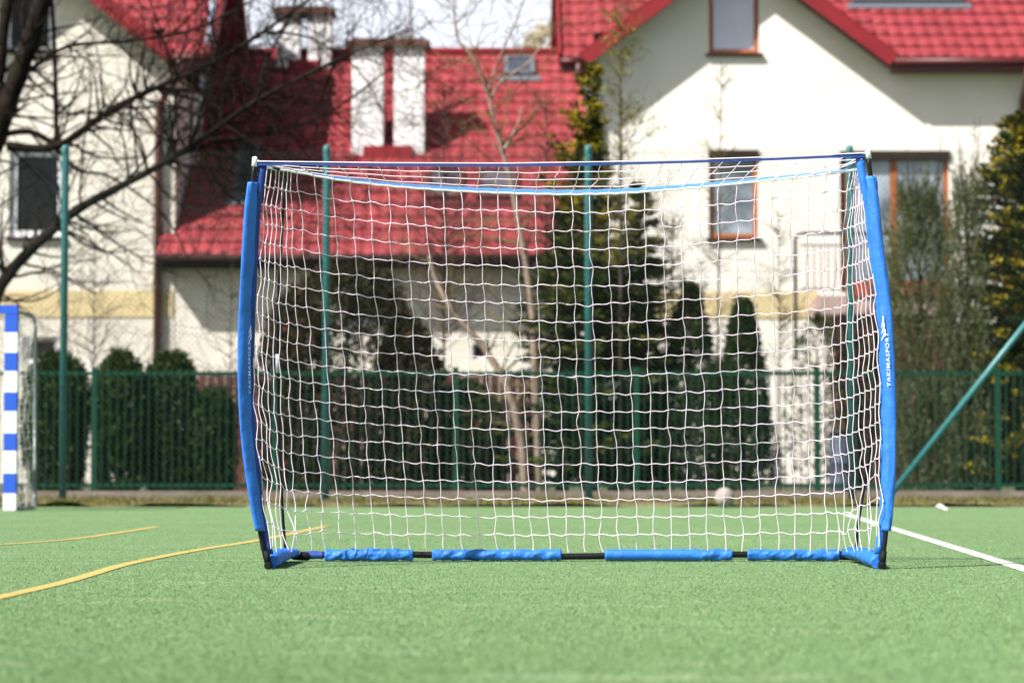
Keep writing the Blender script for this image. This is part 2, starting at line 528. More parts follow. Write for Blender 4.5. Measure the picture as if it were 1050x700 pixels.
# ================================================================== HOUSES
WY = 46.0
ROOF_T = .75
def wall_holes(b, x0, x1, z0, topfn, holes, y, xbreaks=(), reveal=.14):
    xs = sorted(set([x0, x1] + [h[0] for h in holes] + [h[1] for h in holes] + [q for q in xbreaks if x0 < q < x1]))
    for a, c in zip(xs[:-1], xs[1:]):
        mid = (a + c) / 2
        hs = sorted([h for h in holes if h[0] < mid < h[1]], key=lambda h: h[2])
        z = z0
        for h in hs:
            if h[2] > z: b.poly([(a, y, z), (c, y, z), (c, y, h[2]), (a, y, h[2])])
            z = h[3]
        b.poly([(a, y, z), (c, y, z), (c, y, topfn(c)), (a, y, topfn(a))])
    for h in holes:
        hx0, hx1, hz0, hz1 = h[:4]
        yy = y + reveal
        b.poly([(hx0, y, hz0), (hx0, yy, hz0), (hx0, yy, hz1), (hx0, y, hz1)])
        b.poly([(hx1, y, hz0), (hx1, y, hz1), (hx1, yy, hz1), (hx1, yy, hz0)])
        b.poly([(hx0, y, hz1), (hx1, y, hz1), (hx1, yy, hz1), (hx0, yy, hz1)])
        b.poly([(hx0, y, hz0), (hx0, yy, hz0), (hx1, yy, hz0), (hx1, y, hz0)])

def tile_sheet(b, o, u, v, width, length, pu=.26, pv=.46, amp=.022, step=.03):
    """real pan-tile relief on a plane: o origin at the eave, u along the eave, v up the slope"""
    o = Vector(o); u = Vector(u).normalized(); v = Vector(v).normalized(); nn = u.cross(v).normalized()
    if nn.z < 0: nn = -nn
    nu = max(2, int(round(width / pu * 6))); rows = int(math.ceil(length / pv))
    for r in range(rows):
        v0 = r * pv; v1 = min(length, (r + 1) * pv)
        base = len(b.v)
        for (vv, lift) in ((v0, step - .028), (v0, step), (v0 + (v1 - v0) * .5, step * .5), (v1, 0.0)):
            for i in range(nu + 1):
                uu = width * i / nu
                ph = (uu / pu) % 1.0
                h = amp * (abs(math.sin(math.pi * ph)) ** .8)
                edge = -.03 * (1 - abs(math.sin(math.pi * ph))) if vv == v0 else 0
                b.v.append(tuple(o + u * uu + v * (vv - .03 * math.sin(math.pi * ph) * (1 if vv == v0 else 0)) + nn * (h + lift)))
        for k in range(3):
            for i in range(nu):
                a = base + k * (nu + 1) + i
                b.face((a, a + 1, a + nu + 2, a + nu + 1), k > 0)

def window(root, x0, x1, z0, z1, y, frame_m, glass_m, mull=(), name='window', fw=.07, sill=True, sill_m=None, curtain=False, transom=()):
    """frame with panes set back in the wall opening"""
    yy = y + .08
    f = MB(); f.use(frame_m)
    e = .004
    f.box(x0 + e, x1 - e, yy, yy + .07, z0 + e, z0 + fw); f.box(x0 + e, x1 - e, yy, yy + .07, z1 - fw, z1 - e)
    f.box(x0 + e, x0 + fw, yy, yy + .07, z0 + fw + .001, z1 - fw - .001); f.box(x1 - fw, x1 - e, yy, yy + .07, z0 + fw + .001, z1 - fw - .001)
    for mx in mull: f.box(mx - fw * .7, mx + fw * .7, yy, yy + .07, z0 + fw + .001, z1 - fw - .001)
    for tz in transom: f.box(x0 + fw + .001, x1 - fw - .001, yy + .01, yy + .06, tz - fw * .4, tz + fw * .4)
    fr = f.build(name, root=root)
    g = MB(); g.use(glass_m); g.box(x0 + fw * .8, x1 - fw * .8, yy + .03, yy + .04, z0 + fw * .8, z1 - fw * .8)
    g.build('pane', root=fr)
    if sill:
        s = MB(); s.use(sill_m or frame_m); s.box(x0 - .06, x1 + .06, y - .09, yy + .02, z0 - .06, z0 - .002)
        s.build('sill', root=fr)
    return fr

def px_rect(x0, x1, y0, y1, Y=WY):
    a = P(x0, y1, Y); c = P(x1, y0, Y)
    return (a.x, c.x, a.z, c.z)

def house(name, label, wl, wr, rl, rr, apex_px, apex_py, slope, eave_py, gable_half_px, holes_px, plaster, depth=11.0, gable_overhang=.55):
    """main roof slope faces the camera, a gable stands flush in the front wall"""
    XL = P(wl, 400, WY).x; XR = P(wr, 400, WY).x
    ov = .55
    RL = P(rl, 60, WY - ov).x; RR = P(rr, 60, WY - ov).x
    ze = P(500, eave_py, WY - ov).z
    ax = P(apex_px, apex_py, WY - ov).x
    gh = gable_half_px / (F / WY)
    az = ze + gh * slope
    root = thing(name, label, 'house', ((XL + XR) / 2, WY, 0))
    holes = [px_rect(*h) for h in holes_px]
    wall_top = ze + ov * ROOF_T * .0 + .02
    def top(x):
        return max(wall_top + .25, az - abs(x - ax) * slope - .10) if abs(x - ax) < gh else wall_top + .25
    b = MB(); b.use(plaster)
    brk = [ax, ax - gh, ax + gh]
    dz = gh - (az - .10 - wall_top - .25) / slope
    brk += [ax - gh + dz, ax + gh - dz]
    wall_holes(b, XL, XR, -.05, top, holes, WY, brk)
    yb = WY + depth
    ridge_y = WY - ov + (depth + 2 * ov) / 2
    ridge_z = ze + (ridge_y - (WY - ov)) * ROOF_T
    for X in (XL, XR):
        b.poly([(X, WY, -.05), (X, yb, -.05), (X, yb, ze + .1), (X, ridge_y, ridge_z - .15), (X, WY, ze + .25)])
    b.poly([(XL, yb, -.05), (XR, yb, -.05), (XR, yb, ze), (XL, yb, ze)])
    # dark rooms behind the openings
    b.build('wall', root=root)
    # roof
    r = MB(); r.use(M['tile'])
    vdir = Vector((0, 1, ROOF_T)).normalized()
    sl = (ridge_y - (WY - ov)) / vdir.y
    segs = []
    if RL < ax - gh: segs.append((RL, ax - gh + .25, 0))
    segs.append((max(RL, ax - gh), min(RR, ax + gh), .8))
    if RR > ax + gh: segs.append((ax + gh - .25, RR, 0))
    for a, c, st in segs:
        tile_sheet(r, (a, WY - ov + st, ze + st * ROOF_T), (1, 0, 0), vdir, c - a, sl - st / vdir.y)
    r.poly([(RL, ridge_y, ridge_z), (RR, ridge_y, ridge_z), (RR, yb + ov, ze), (RL, yb + ov, ze)])
    # gable slopes
    gy0 = WY - ov - .02
    for sg in (-1, 1):
        u = Vector((0, 1, 0)); vv = Vector((-sg, 0, slope)).normalized()
        ln = gh / math.hypot(1, slope) * (1 + slope ** 2)
        tile_sheet(r, (ax + sg * gh, gy0, ze), u, vv, gh * slope / ROOF_T + .6, gh * math.hypot(1, slope))
    rf = r.build('roof', root=root)
    rd = MB(); rd.use(M['redtrim'])
    rd.tube([(RL, ridge_y, ridge_z + .03), (RR, ridge_y, ridge_z + .03)], .09, 8)
    rd.tube([(ax, gy0 - .02, az + .04), (ax, gy0 + gh * slope / ROOF_T, az + .04)], .09, 8)
    rd.build('ridge_cap', root=rf)
    # verge boards of the gable
    for sg in (-1, 1):
        v = MB(); v.use(M['redtrim'])
        e = Vector((ax + sg * (gh + .0), gy0 - .03, ze)); t = Vector((ax, gy0 - .03, az))
        d = (t - e).normalized(); nrm = Vector((0, 1, 0)).cross(d); nrm = nrm if nrm.z > 0 else -nrm
        v.hexa([e - nrm * .17, t - nrm * .17, t + nrm * .07, e + nrm * .07] and
               [e - nrm * .17, t - nrm * .17 , (t - nrm * .17) + Vector((0, .03, 0)), (e - nrm * .17) + Vector((0, .03, 0)),
                e + nrm * .07, t + nrm * .07, t + nrm * .07 + Vector((0, .03, 0)), e + nrm * .07 + Vector((0, .03, 0))])
        # metal capping strip laid on the tiles
        q = nrm * .075
        v.hexa([e + q, t + q, t + q + Vector((0, .30, 0)), e + q + Vector((0, .30, 0)),
                e + q * 1.5, t + q * 1.5, t + q * 1.5 + Vector((0, .30, 0)), e + q * 1.5 + Vector((0, .30, 0))])
        v.build('verge_board', root=rf)
        s = MB(); s.use(M['darkred'])
        q = -nrm * .12
        s.hexa([e + q + Vector((0, .04, 0)), t + q + Vector((0, .04, 0)), t + q + Vector((0, ov + .02, 0)), e + q + Vector((0, ov + .02, 0)),
                e + q * .8 + Vector((0, .04, 0)), t + q * .8 + Vector((0, .04, 0)), t + q * .8 + Vector((0, ov + .02, 0)), e + q * .8 + Vector((0, ov + .02, 0))])
        s.build('soffit', root=rf)
    # eaves either side: fascia, soffit and gutter
    for a, c in ((RL, ax - gh + .02), (ax + gh - .02, RR)):
        if c - a < .1: continue
        f = MB(); f.use(M['darkred'])
        f.box(a, c, WY - ov + .03, WY - ov + .06, ze - .24, ze - .02)
        f.box(a, c, WY - ov + .061, WY - .002, ze - .20, ze - .17)
        f.build('fascia', root=rf)
        g_ = MB(); g_.use(M['darkred'])
        g_.tube([(a, WY - ov - .03, ze - .06), (c, WY - ov - .03, ze - .06)], .065, 10)
        g_.build('gutter', root=rf)
    # outer roof verges (ends of the main roof)
    for X in (RL, RR):
        v = MB(); v.use(M['redtrim'])
        a = Vector((X, WY - ov, ze - .02)); c = Vector((X, ridge_y, ridge_z - .02)); d_ = Vector((X, yb + ov, ze - .02))
        v.beam(a, c, (0, -ROOF_T, 1), .05, .26); v.beam(c, d_, (0, ROOF_T, 1), .05, .26)
        v.build('verge_board', root=rf)
    return root, dict(XL=XL, XR=XR, RL=RL, RR=RR, ze=ze, az=az, ax=ax, gh=gh, ridge_y=ridge_y, ridge_z=ridge_z)

# ---- right house
hr_holes = [(727, 778, -38, 55), (727, 777, 155, 244), (862, 973, 157, 300), (640, 664, 340, 372)]
hr, HR = house('gabled_house', 'large cream house with wide red gable and brown windows behind the right of the goal', 608, 1085, 574, 1120, 756.5, -61, .75, 60, 160, hr_holes, M['plaster'])
for k, h in enumerate(hr_holes):
    x0, x1, z0, z1 = px_rect(*h)
    if k == 0: window(hr, x0, x1, z0, z1, WY, M['wood'], M['glassb'], sill_m=M['darkwood'], fw=.09)
    if k == 1: window(hr, x0, x1, z0, z1, WY, M['wood'], M['glassg'], sill_m=M['darkwood'], fw=.09)
    if k == 2:
        m1 = P(917, 200, WY).x
        window(hr, x0, x1, z0, z1, WY, M['wood'], M['glassg'], mull=(m1, P(868, 200, WY).x), sill=False, name='balcony_door', fw=.10)
    if k == 3: window(hr, x0, x1, z0, z1, WY, M['upvc'], M['glassd'], sill=False, fw=.05)
b = MB(); b.use(M['band']); x0, x1, z0, z1 = px_rect(609, 838, 299, 326); b.box(x0, x1, WY - .02, WY + .01, z0, z1)
b.build('wall_band', root=hr)
# curtain in the lower window, shutter boxes
for (u0, u1, v0, v1) in ((727, 777, 154, 163), (862, 973, 155, 164)):
    b = MB(); b.use(M['darkwood'])
    x0, x1, z0, z1 = px_rect(u0, u1, v0, v1); b.box(x0 - .01, x1 + .01, WY - .05, WY + .075, z0, z1)
    b.build('shutter_box', root=hr)
# downpipe at the left corner with a swan neck
ze = HR['ze']
b = MB(); b.use(M['brownpipe'])
px = P(608, 100, WY).x + .12
b.tube([(HR['RL'] + .35, WY - .58, ze - .1), (HR['RL'] + .35, WY - .58, ze - .3), (px - .3, WY - .2, ze - .62), (px, WY - .08, ze - .85), (px, WY - .08, ze - 1.1), (px, WY - .08, .1)], .055, 8)
b.build('downpipe', root=hr)
b = MB(); b.use(M['brownpipe']); px = P(1049, 100, WY - .1).x
b.tube([(px, WY - .56, ze - .1), (px, WY - .5, ze - .35), (px, WY - .09, ze - .75), (px, WY - .09, .1)], .07, 8)
b.build('downpipe', root=hr)
def roof_window(root, px0, px1, py0, py1, p0, n, gm, fm):
    a = on_plane(px0, py1, p0, n); c = on_plane(px1, py0, p0, n)
    x0, x1 = a.x, c.x
    vd = Vector((0, 1, ROOF_T)).normalized(); nn = Vector((0, -ROOF_T, 1)).normalized()
    ln = (Vector((0, c.y, c.z)) - Vector((0, a.y, a.z))).length
    b = MB(); b.use(fm)
    def slab(u0, u1, v0, v1, h0, h1):
        q = lambda u, v, h: Vector((u, a.y, a.z)) + vd * v + nn * h
        b.hexa([q(u0, v0, h0), q(u1, v0, h0), q(u1, v1, h0), q(u0, v1, h0), q(u0, v0, h1), q(u1, v0, h1), q(u1, v1, h1), q(u0, v1, h1)])
    t = .09
    slab(x0, x1, 0, t, .0, .13); slab(x0, x1, ln - t, ln, .0, .13); slab(x0, x0 + t, t + .001, ln - t - .001, .0, .13); slab(x1 - t, x1, t + .001, ln - t - .001, 0, .13)
    slab(x0 - .12, x1 + .12, -.22, -.01, .03, .06)
    fr = b.build('roof_window', root=root)
    b = MB(); b.use(gm); slab(x0 + t * .9, x1 - t * .9, t * .9, ln - t * .9, .06, .09); b.build('pane', root=fr)
nrm_roof = Vector((0, -ROOF_T, 1)).normalized()
roof_window(hr, 874, 976, -30, 6, (0, WY - .55, HR['ze']), nrm_roof, M['glassr'], M['winmetal'])

# ---- balcony in front of the right house's balcony door
bal = thing('balcony', 'small raised balcony with dark rail and red plinth at the right house door', 'balcony', (P(870, 400, 44.6).x, 44.9, 0))
x0 = P(816, 300, 44.6).x; x1 = P(975, 300, 44.6).x; zt = P(850, 303, 44.6).z
b = MB(); b.use(M['slab']); b.box(P(838, 0, 44.6).x, x1, 44.6, WY - .005, zt - .34, zt); b.build('slab', root=bal)
b = MB(); b.use(M['terracotta']); b.box(P(866, 0, 44.55).x, x1 + .02, 44.56, 44.6 - .002, zt - .02, zt + .28); b.build('flower_trough', root=bal)
b = MB(); b.use(M['brick']); b.box(P(862, 0, 44.7).x, x1 - .1, 44.75, WY - .005, -.05, zt - .342); b.build('plinth', root=bal)
b = MB(); b.use(M['rail'])
zr = P(850, 239, 44.62).z
b.tube([(x0, 44.65, zt - 1.2), (x0, 44.65, zr - .12), (x0 + .04, 44.65, zr - .03), (x0 + .16, 44.65, zr), (x1, 44.65, zr)], .035, 8)
b.tube([(x0 + .1, 44.65, zt + .12), (x1, 44.65, zt + .12)], .02, 6)
b.tube([(x0 + .1, 44.65, zr - .22), (x1, 44.65, zr - .22)], .018, 6)
xx = x0 + .22
while xx < x1:
    b.tube([(xx, 44.65, zt + .12), (xx, 44.65, zr - .22)], .012, 5); xx += .13
b.build('railing', root=bal)

# ---- left house
hl_holes = [(9, 66, 153, 243), (22, 60, 345, 372), (6, 54, -20, 52)]
hl, HL = house('gabled_house', 'cream house with yellow band and white windows behind the bare tree on the left', -230, 178, -262, 216, 38, -42, .80, 56, 138, hl_holes, M['plasterL'], depth=7)
for k, h in enumerate(hl_holes):
    x0, x1, z0, z1 = px_rect(*h)
    window(hl, x0, x1, z0, z1, WY, M['upvc'], M['glassd'], fw=.13 if k == 0 else .08, sill=(k != 1), sill_m=M['darkwood'])
b = MB(); b.use(M['band']); x0, x1, z0, z1 = px_rect(-229, 177, 298, 325); b.box(x0, x1, WY - .02, WY + .01, z0, z1)
b.build('wall_band', root=hl)
b = MB(); b.use(M['brownpipe']); zl = HL['ze']; px = P(162, 200, WY - .1).x
b.tube([(P(190, 0, WY).x, WY - .58, zl - .1), (P(190, 0, WY).x, WY - .5, zl - .3), (P(180, 0, WY).x, WY - .3, zl - .5), (px + .05, WY - .12, zl - .85), (px, WY - .1, zl - 1.1), (px, WY - .1, .1)], .075, 8)
b.build('downpipe', root=hl)
b = MB(); b.use(M['greypipe'])
b.tube([P(221, -20, WY - .3), P(216, 30, WY - .3), P(209, 80, WY - .1), P(203, 130, WY + .3), P(200, 170, WY + .6)], .075, 8)
b.build('downpipe', root=hl)
# dark faces laid over the side gable of the left house
b = MB(); b.use(M['darkwood'])
X = HL['XR'] + .02
b.poly([(X, WY + .3, zl - .2), (X, HL['ridge_y'] * 2 - WY - .3 , zl - .2), (X, HL['ridge_y'], HL['ridge_z'] - .3)])
b.poly([(X + .03, WY + .3, zl - .2), (X + .03, HL['ridge_y'] * 2 - WY - .3, zl - .2), (X + .03, HL['ridge_y'], HL['ridge_z'] - .3)])
b.build('dark_gable', root=hl)

# ---- connecting wing with the low red roof
OV = .65
zw = P(340, 262, WY - OV).z
XL = P(160, 262, WY - OV).x; XR = HR['XL'] - .02
ry = 51.9; rz = zw + (ry - (WY - OV)) * ROOF_T
wg = thing('linking_wing', 'low cream wing under a long red tiled roof between the two houses', 'house', ((XL + XR) / 2, WY, 0))
wh = [px_rect(484, 500, 352, 368), px_rect(352, 392, 292, 330)]
b = MB(); b.use(M['plasterL'])
xw0 = HL['XR'] + .02
wall_holes(b, xw0, XR, -.05, lambda x: zw + .3, wh, WY + .0)
b.poly([(XR, WY, 0), (XR, 57, 0), (XR, 57, zw), (XR, ry, rz - .2), (XR, WY, zw + .3)])
b.build('wall', root=wg)
window(wg, *wh[0], WY, M['upvc'], M['glassd'], sill=False, fw=.04)
window(wg, *wh[1], WY, M['upvc'], M['glassd'], fw=.06)
r = MB(); r.use(M['tile'])
vd = Vector((0, 1, ROOF_T)).normalized()
tile_sheet(r, (XL, WY - OV, zw), (1, 0, 0), vd, (xw0 + .0) - XL, (OV - .02) / vd.y)
tile_sheet(r, (xw0, WY - OV, zw), (1, 0, 0), vd, XR - xw0, (ry - (WY - OV)) / vd.y)
r.poly([(xw0, ry, rz), (XR, ry, rz), (XR, 58, zw), (xw0, 58, zw)])
rf = r.build('roof', root=wg)
b = MB(); b.use(M['redtrim']); b.tube([(xw0, ry, rz + .04), (XR, ry, rz + .04)], .1, 8)
b.build('ridge_cap', root=rf)
b = MB(); b.use(M['eave'])
b.box(XL, XR, WY - OV + .03, WY - OV + .06, zw - .24, zw - .02); b.box(XL, XR, WY - OV + .061, WY - .003, zw - .2, zw - .17)
b.build('fascia', root=rf)
b = MB(); b.use(M['eave']); b.tube([(XL, WY - OV - .04, zw - .05), (XR, WY - OV - .04, zw - .05)], .07, 10)
b.build('gutter', root=rf)
wp = (0, WY - OV, zw)
roof_window(wg, 236, 268, 152, 206, wp, nrm_roof, M['glassr'], M['winmetal'])
roof_window(wg, 436, 476, 177, 207, wp, nrm_roof, M['glassdull'], M['darkred'])
roof_window(wg, 488, 532, 177, 207, wp, nrm_roof, M['glassdull'], M['darkred'])
roof_window(wg, 517, 548, 62, 80, wp, nrm_roof, M['glassr'], M['winmetal'])
# low dormer-like box with a flat red roof
def chimney(label, spec, Y, base_py, cap, top_py, dep=.55, mast=None):
    cx = (P(cap[0], 0, Y).x + P(cap[1], 0, Y).x) / 2
    zt = P(500, top_py, Y).z
    root = thing('chimney', label, 'chimney', (cx, Y, 0))
    zb = zw + (Y - (WY - OV)) * ROOF_T - .1
    root['_o'] = (cx, Y, zb); root.location = (cx, Y, zb)
    for (a, c) in spec:
        b = MB(); b.use(M['chimney']); b.box(P(a, 0, Y).x, P(c, 0, Y).x, Y, Y + dep, zb, zt - .1)
        b.build('stack', root=root)
    b = MB(); b.use(M['cap']); b.box(P(cap[0], 0, Y).x, P(cap[1], 0, Y).x, Y - .12, Y + dep + .12, zt - .099, zt + .02)
    b.box(P(cap[0] + 6, 0, Y).x, P(cap[1] - 6, 0, Y).x, Y - .05, Y + dep + .05, zt + .021, zt + .07)
    b.build('cap', root=root)
    b = MB(); b.use(M['redtrim']); b.box(P(spec[0][0] + 12, 0, Y).x, P(spec[-1][1] - 12, 0, Y).x, Y - .12, Y - .004, zb + .02, zb + .30)
    b.build('flashing', root=root)
    return root, zt, zb
chimney('white double chimney with brown slab cap in the middle of the red roof', [(361, 393), (404, 435)], 48.35, 165, (354, 441), 43)
chimney('smaller white double chimney behind the tree branches on the roof ridge', [(284, 307), (316, 339)], 51.3, 70, (280, 343), 10)
ma = thing('antenna_mast', 'thin grey mast rising behind the tall double chimney', 'antenna', P(420, 46, 49.3))
b = MB(); b.use(M['mast']); p = P(420, 60, 49.3); b.tube([(p.x, 49.3, p.z - 1.5), (p.x, 49.3, P(420, -2, 49.3).z), ], .05, 6)
for k in range(4): b.tube([(p.x - .05 - .01 * k, 49.3, P(0, 12 + 8 * k, 49.3).z), (p.x + .05, 49.3, P(0, 12 + 8 * k, 49.3).z)], .02, 4)
b.build('pole', root=ma)

# ---- a dull red board fence in the garden
gw = thing('board_fence', 'dull red board fence in the garden behind the clipped shrubs', 'fence', (P(360, 500, 37).x, 37, 0))
z1 = P(300, 385, 37).z
x0, x1 = P(196, 0, 37).x, P(545, 0, 37).x
b = MB(); b.use(M['brick']); xx = x0
while xx < x1:
    b.box(xx, xx + .13, 37, 37.03, .02, z1 + random.uniform(-.01, .01)); xx += .14
b.build('boards', root=gw)
b = MB(); b.use(M['darkwood']); b.box(x0, x1, 37.031, 37.08, .3, .4); b.box(x0, x1, 37.031, 37.08, 1.3, 1.4); b.build('rails', root=gw)

# ================================================================== GREEN PICKET FENCE
FY = 30.5
pf = thing('picket_fence', 'green steel picket fence on a low concrete plinth running behind the pitch', 'fence', (0, FY, 0))
zt = P(500, 380.5, FY).z; zb = P(500, 499, FY).z
b = MB(); b.use(M['concrete']); b.box(-14, 14, FY - .1, FY + .12, -.05, zb - .05); b.build('plinth', root=pf)
sp = 185.2 / F * FY
x = P(97, 400, FY).x - 2 * sp
xs = []
while x < 8.5: xs.append(x); x += sp
for x in xs:
    b = MB(); b.use(M['fgreen']); b.box(x - .035, x + .035, FY - .03, FY + .04, zb - .1, zt + .05); b.build('post', root=pf)
for a, c in zip(xs[:-1], xs[1:]):
    b = MB(); b.use(M['fgreen'])
    b.box(a + .036, c - .036, FY - .02, FY + .02, zt - .05, zt - .005); b.box(a + .036, c - .036, FY - .02, FY + .02, zb + .0, zb + .045)
    q = a + .1
    while q < c - .06:
        b.box(q - .006, q + .006, FY - .036, FY - .021, zb - .03, zt + .02); q += .0985
    b.build('panel', root=pf)

# ================================================================== CHAIN-LINK BALL FENCE
CY = 27.9
cf = thing('chain_link_fence', 'tall chain-link ball fence on round teal posts behind the pitch', 'fence', (0, CY, 0))
ztop = P(500, 152, CY).z
sp = 269.3 / F * CY
px0 = P(65, 400, CY).x
posts = [px0 + sp * k for k in (-1, 0, 1, 2, 3, 4)]
for k, x in enumerate(posts):
    b = MB(); b.use(M['teal']); r = .043
    b.tube([(x, CY, -.1), (x, CY, ztop), (x, CY, ztop + .02), (x, CY, ztop + .035)], [r, r, r * .9, r * .4], 14)
    for q in range(14): b.tube([(x - .0, CY - .05, .2 + q * .3), (x, CY - .05, .215 + q * .3)], .006, 5)
    b.build('post', root=cf)
b = MB(); b.use(M['teal'])
pb = P(896, 517, CY - .02); 
b.tube([(P(900, 0, CY).x, CY - .1, .0), (posts[5] - .05, CY - .06, P(1143, 225, CY).z)], .036, 12)
b.build('brace', root=cf)
b = MB(); b.use(M['wire'])
pitch = .071; z0, z1 = .03, P(500, 157, CY).z; xa, xb = posts[0], posts[-1]
H = z1 - z0; k = xa - H
def wirebar(p, q, r=.0017):
    d = (Vector(q) - Vector(p)).normalized(); s = Vector((d.z, 0, -d.x)) * r; t = Vector((0, r, 0))
    i = len(b.v)
    for e in (p, q):
        e = Vector(e)
        b.v += [tuple(e + s), tuple(e - s * .5 + t), tuple(e - s * .5 - t)]
    for j in range(3): b.face((i + j, i + (j + 1) % 3, i + 3 + (j + 1) % 3, i + 3 + j))
while k < xb:
    s0 = max(xa, k); s1 = min(xb, k + H)
    if s1 > s0:
        wirebar((s0, CY - .044, z0 + (s0 - k)), (s1, CY - .044, z0 + (s1 - k)))
        wirebar((s0, CY - .046, z1 - (s0 - k)), (s1, CY - .046, z1 - (s1 - k)))
    k += pitch
for z in (z0 + .02, z0 + H * .33, z0 + H * .66, z1):
    wirebar((xa, CY - .048, z), (xb, CY - .048, z), .0025)
k = xa
while k < xb:      # the cut ends standing above the top strand
    wirebar((k, CY - .046, z1), (k + .012, CY - .046, z1 + .035), .0016); k += pitch / 2
b.build('wire_mesh', root=cf)

# ================================================================== PLANTS
def thuja(px, Y, top_py, wpx, label, group, n=900, per=14, shape='round', mats=('thuja', 'thuja2'), leaf=(.055, .022), name='thuja', cat='shrub', lean=0):
    s = F / Y
    base = P(px, 400, Y); H = P(px, top_py, Y).z; R = wpx / 2 / s
    root = thing(name, label, cat, (base.x, Y, 0), group)
    t = RNG.uniform(.02, 1, n) ** .85
    a = RNG.uniform(0, 2 * np.pi, n)
    if shape == 'round': prof = np.clip(1 - np.clip((t - .72) / .28, 0, 1) ** 2.2, 0, 1) ** .5 * (.82 + .18 * np.sin(t * 3))
    elif shape == 'cone': prof = np.clip(1 - t, 0, 1) ** .72 * 1.02 * np.clip(.72 + t * 2.5, 0, 1) + .03
    else: prof = np.clip(np.sin(np.pi * np.clip(t * .9 + .12, 0, 1)), 0, 1) ** .5
    r = R * prof * (RNG.uniform(.45, 1, n) ** .5) * (1 + .07 * wob(a, t * H, px * .3))
    st = np.stack([base.x + r * np.cos(a), Y + r * np.sin(a), t * H * .96], 1)
    out = np.stack([np.cos(a), np.sin(a), np.zeros(n)], 1)
    d = unit(out * .55 + np.array([0, 0, 1.]) + RNG.normal(size=(n, 3)) * .25)
    c, dd = strands(st, d, RNG.uniform(.07, .17, n), per, .028)
    mi = np.repeat((RNG.uniform(0, 1, n) > .72).astype(int), per)
    leaf_mesh('foliage', c, dd, leaf[0], leaf[1], [M[m] for m in mats], mi, root)
    b = MB(); b.use(M['bark']); b.tube([(base.x, Y, -.03), (base.x, Y, H * .8)], [.045, .01], 6)
    for k in range(14):
        z = H * (.08 + .05 * k); aa = k * 2.4; rr = R * .6
        b.tube([(base.x, Y, z), (base.x + rr * math.cos(aa), Y + rr * math.sin(aa), z + .25)], [.014, .004], 4)
    b.build('trunk', root=root)
    return root

GR = 'clipped evergreens behind the picket fence on the left'
thuja(58, 32.2, 363, 60, 'round-topped dark thuja behind the leftmost tall teal post', GR, 2300, leaf=(.06, .028))
thuja(124, 32.0, 362, 46, 'narrow round-topped dark thuja between its two broader neighbours on the left', GR, 2100, leaf=(.06, .028))
thuja(176, 32.3, 362, 51, 'dark thuja with rounded top directly below the brown downpipe', GR, 2300, leaf=(.06, .028))
thuja(219, 32.2, 401, 42, 'smallest rounded evergreen in front of the dull red boards', GR, 1500, leaf=(.06, .028))
GR = 'cone-shaped thujas'
thuja(708, 32.6, 287, 88, 'taller cone-shaped thuja right of the middle teal post', GR, 1500, shape='cone')
thuja(762, 32.4, 303, 78, 'shorter cone-shaped thuja below the brown-framed window', GR, 1500, shape='cone')
thuja(735, 31.9, 372, 100, 'dark low shrub filling the foot of the two cone-shaped thujas', None, 1200, shape='bush', mats=('thuja', 'dark'), name='shrub')
# hedge-like shrubs behind the fence, middle
for i, (px, tp, wd, lab) in enumerate([(302, 292, 78, 'dark spreading shrub just right of the left goal pole'), (356, 266, 150, 'tallest dull dark shrub reaching the wing roof gutter behind the net'),
                                (418, 322, 84, 'dull rusty-green shrub right of the tallest dark shrub'), (478, 392, 80, 'low dark shrub left of the two pale trunks'),
                                (655, 392, 74, 'low dark shrub left of the taller cone-shaped thuja')]):
    thuja(px, 32.6 + .3 * (i % 2), tp, wd, lab, 'dull dark shrubs behind the net', 2400 if i == 1 else 1200, shape='round' if i == 1 else 'bush', mats=('dark', 'brownleaf') if i < 3 else ('spruce', 'dark'), name='shrub', leaf=(.06, .03))

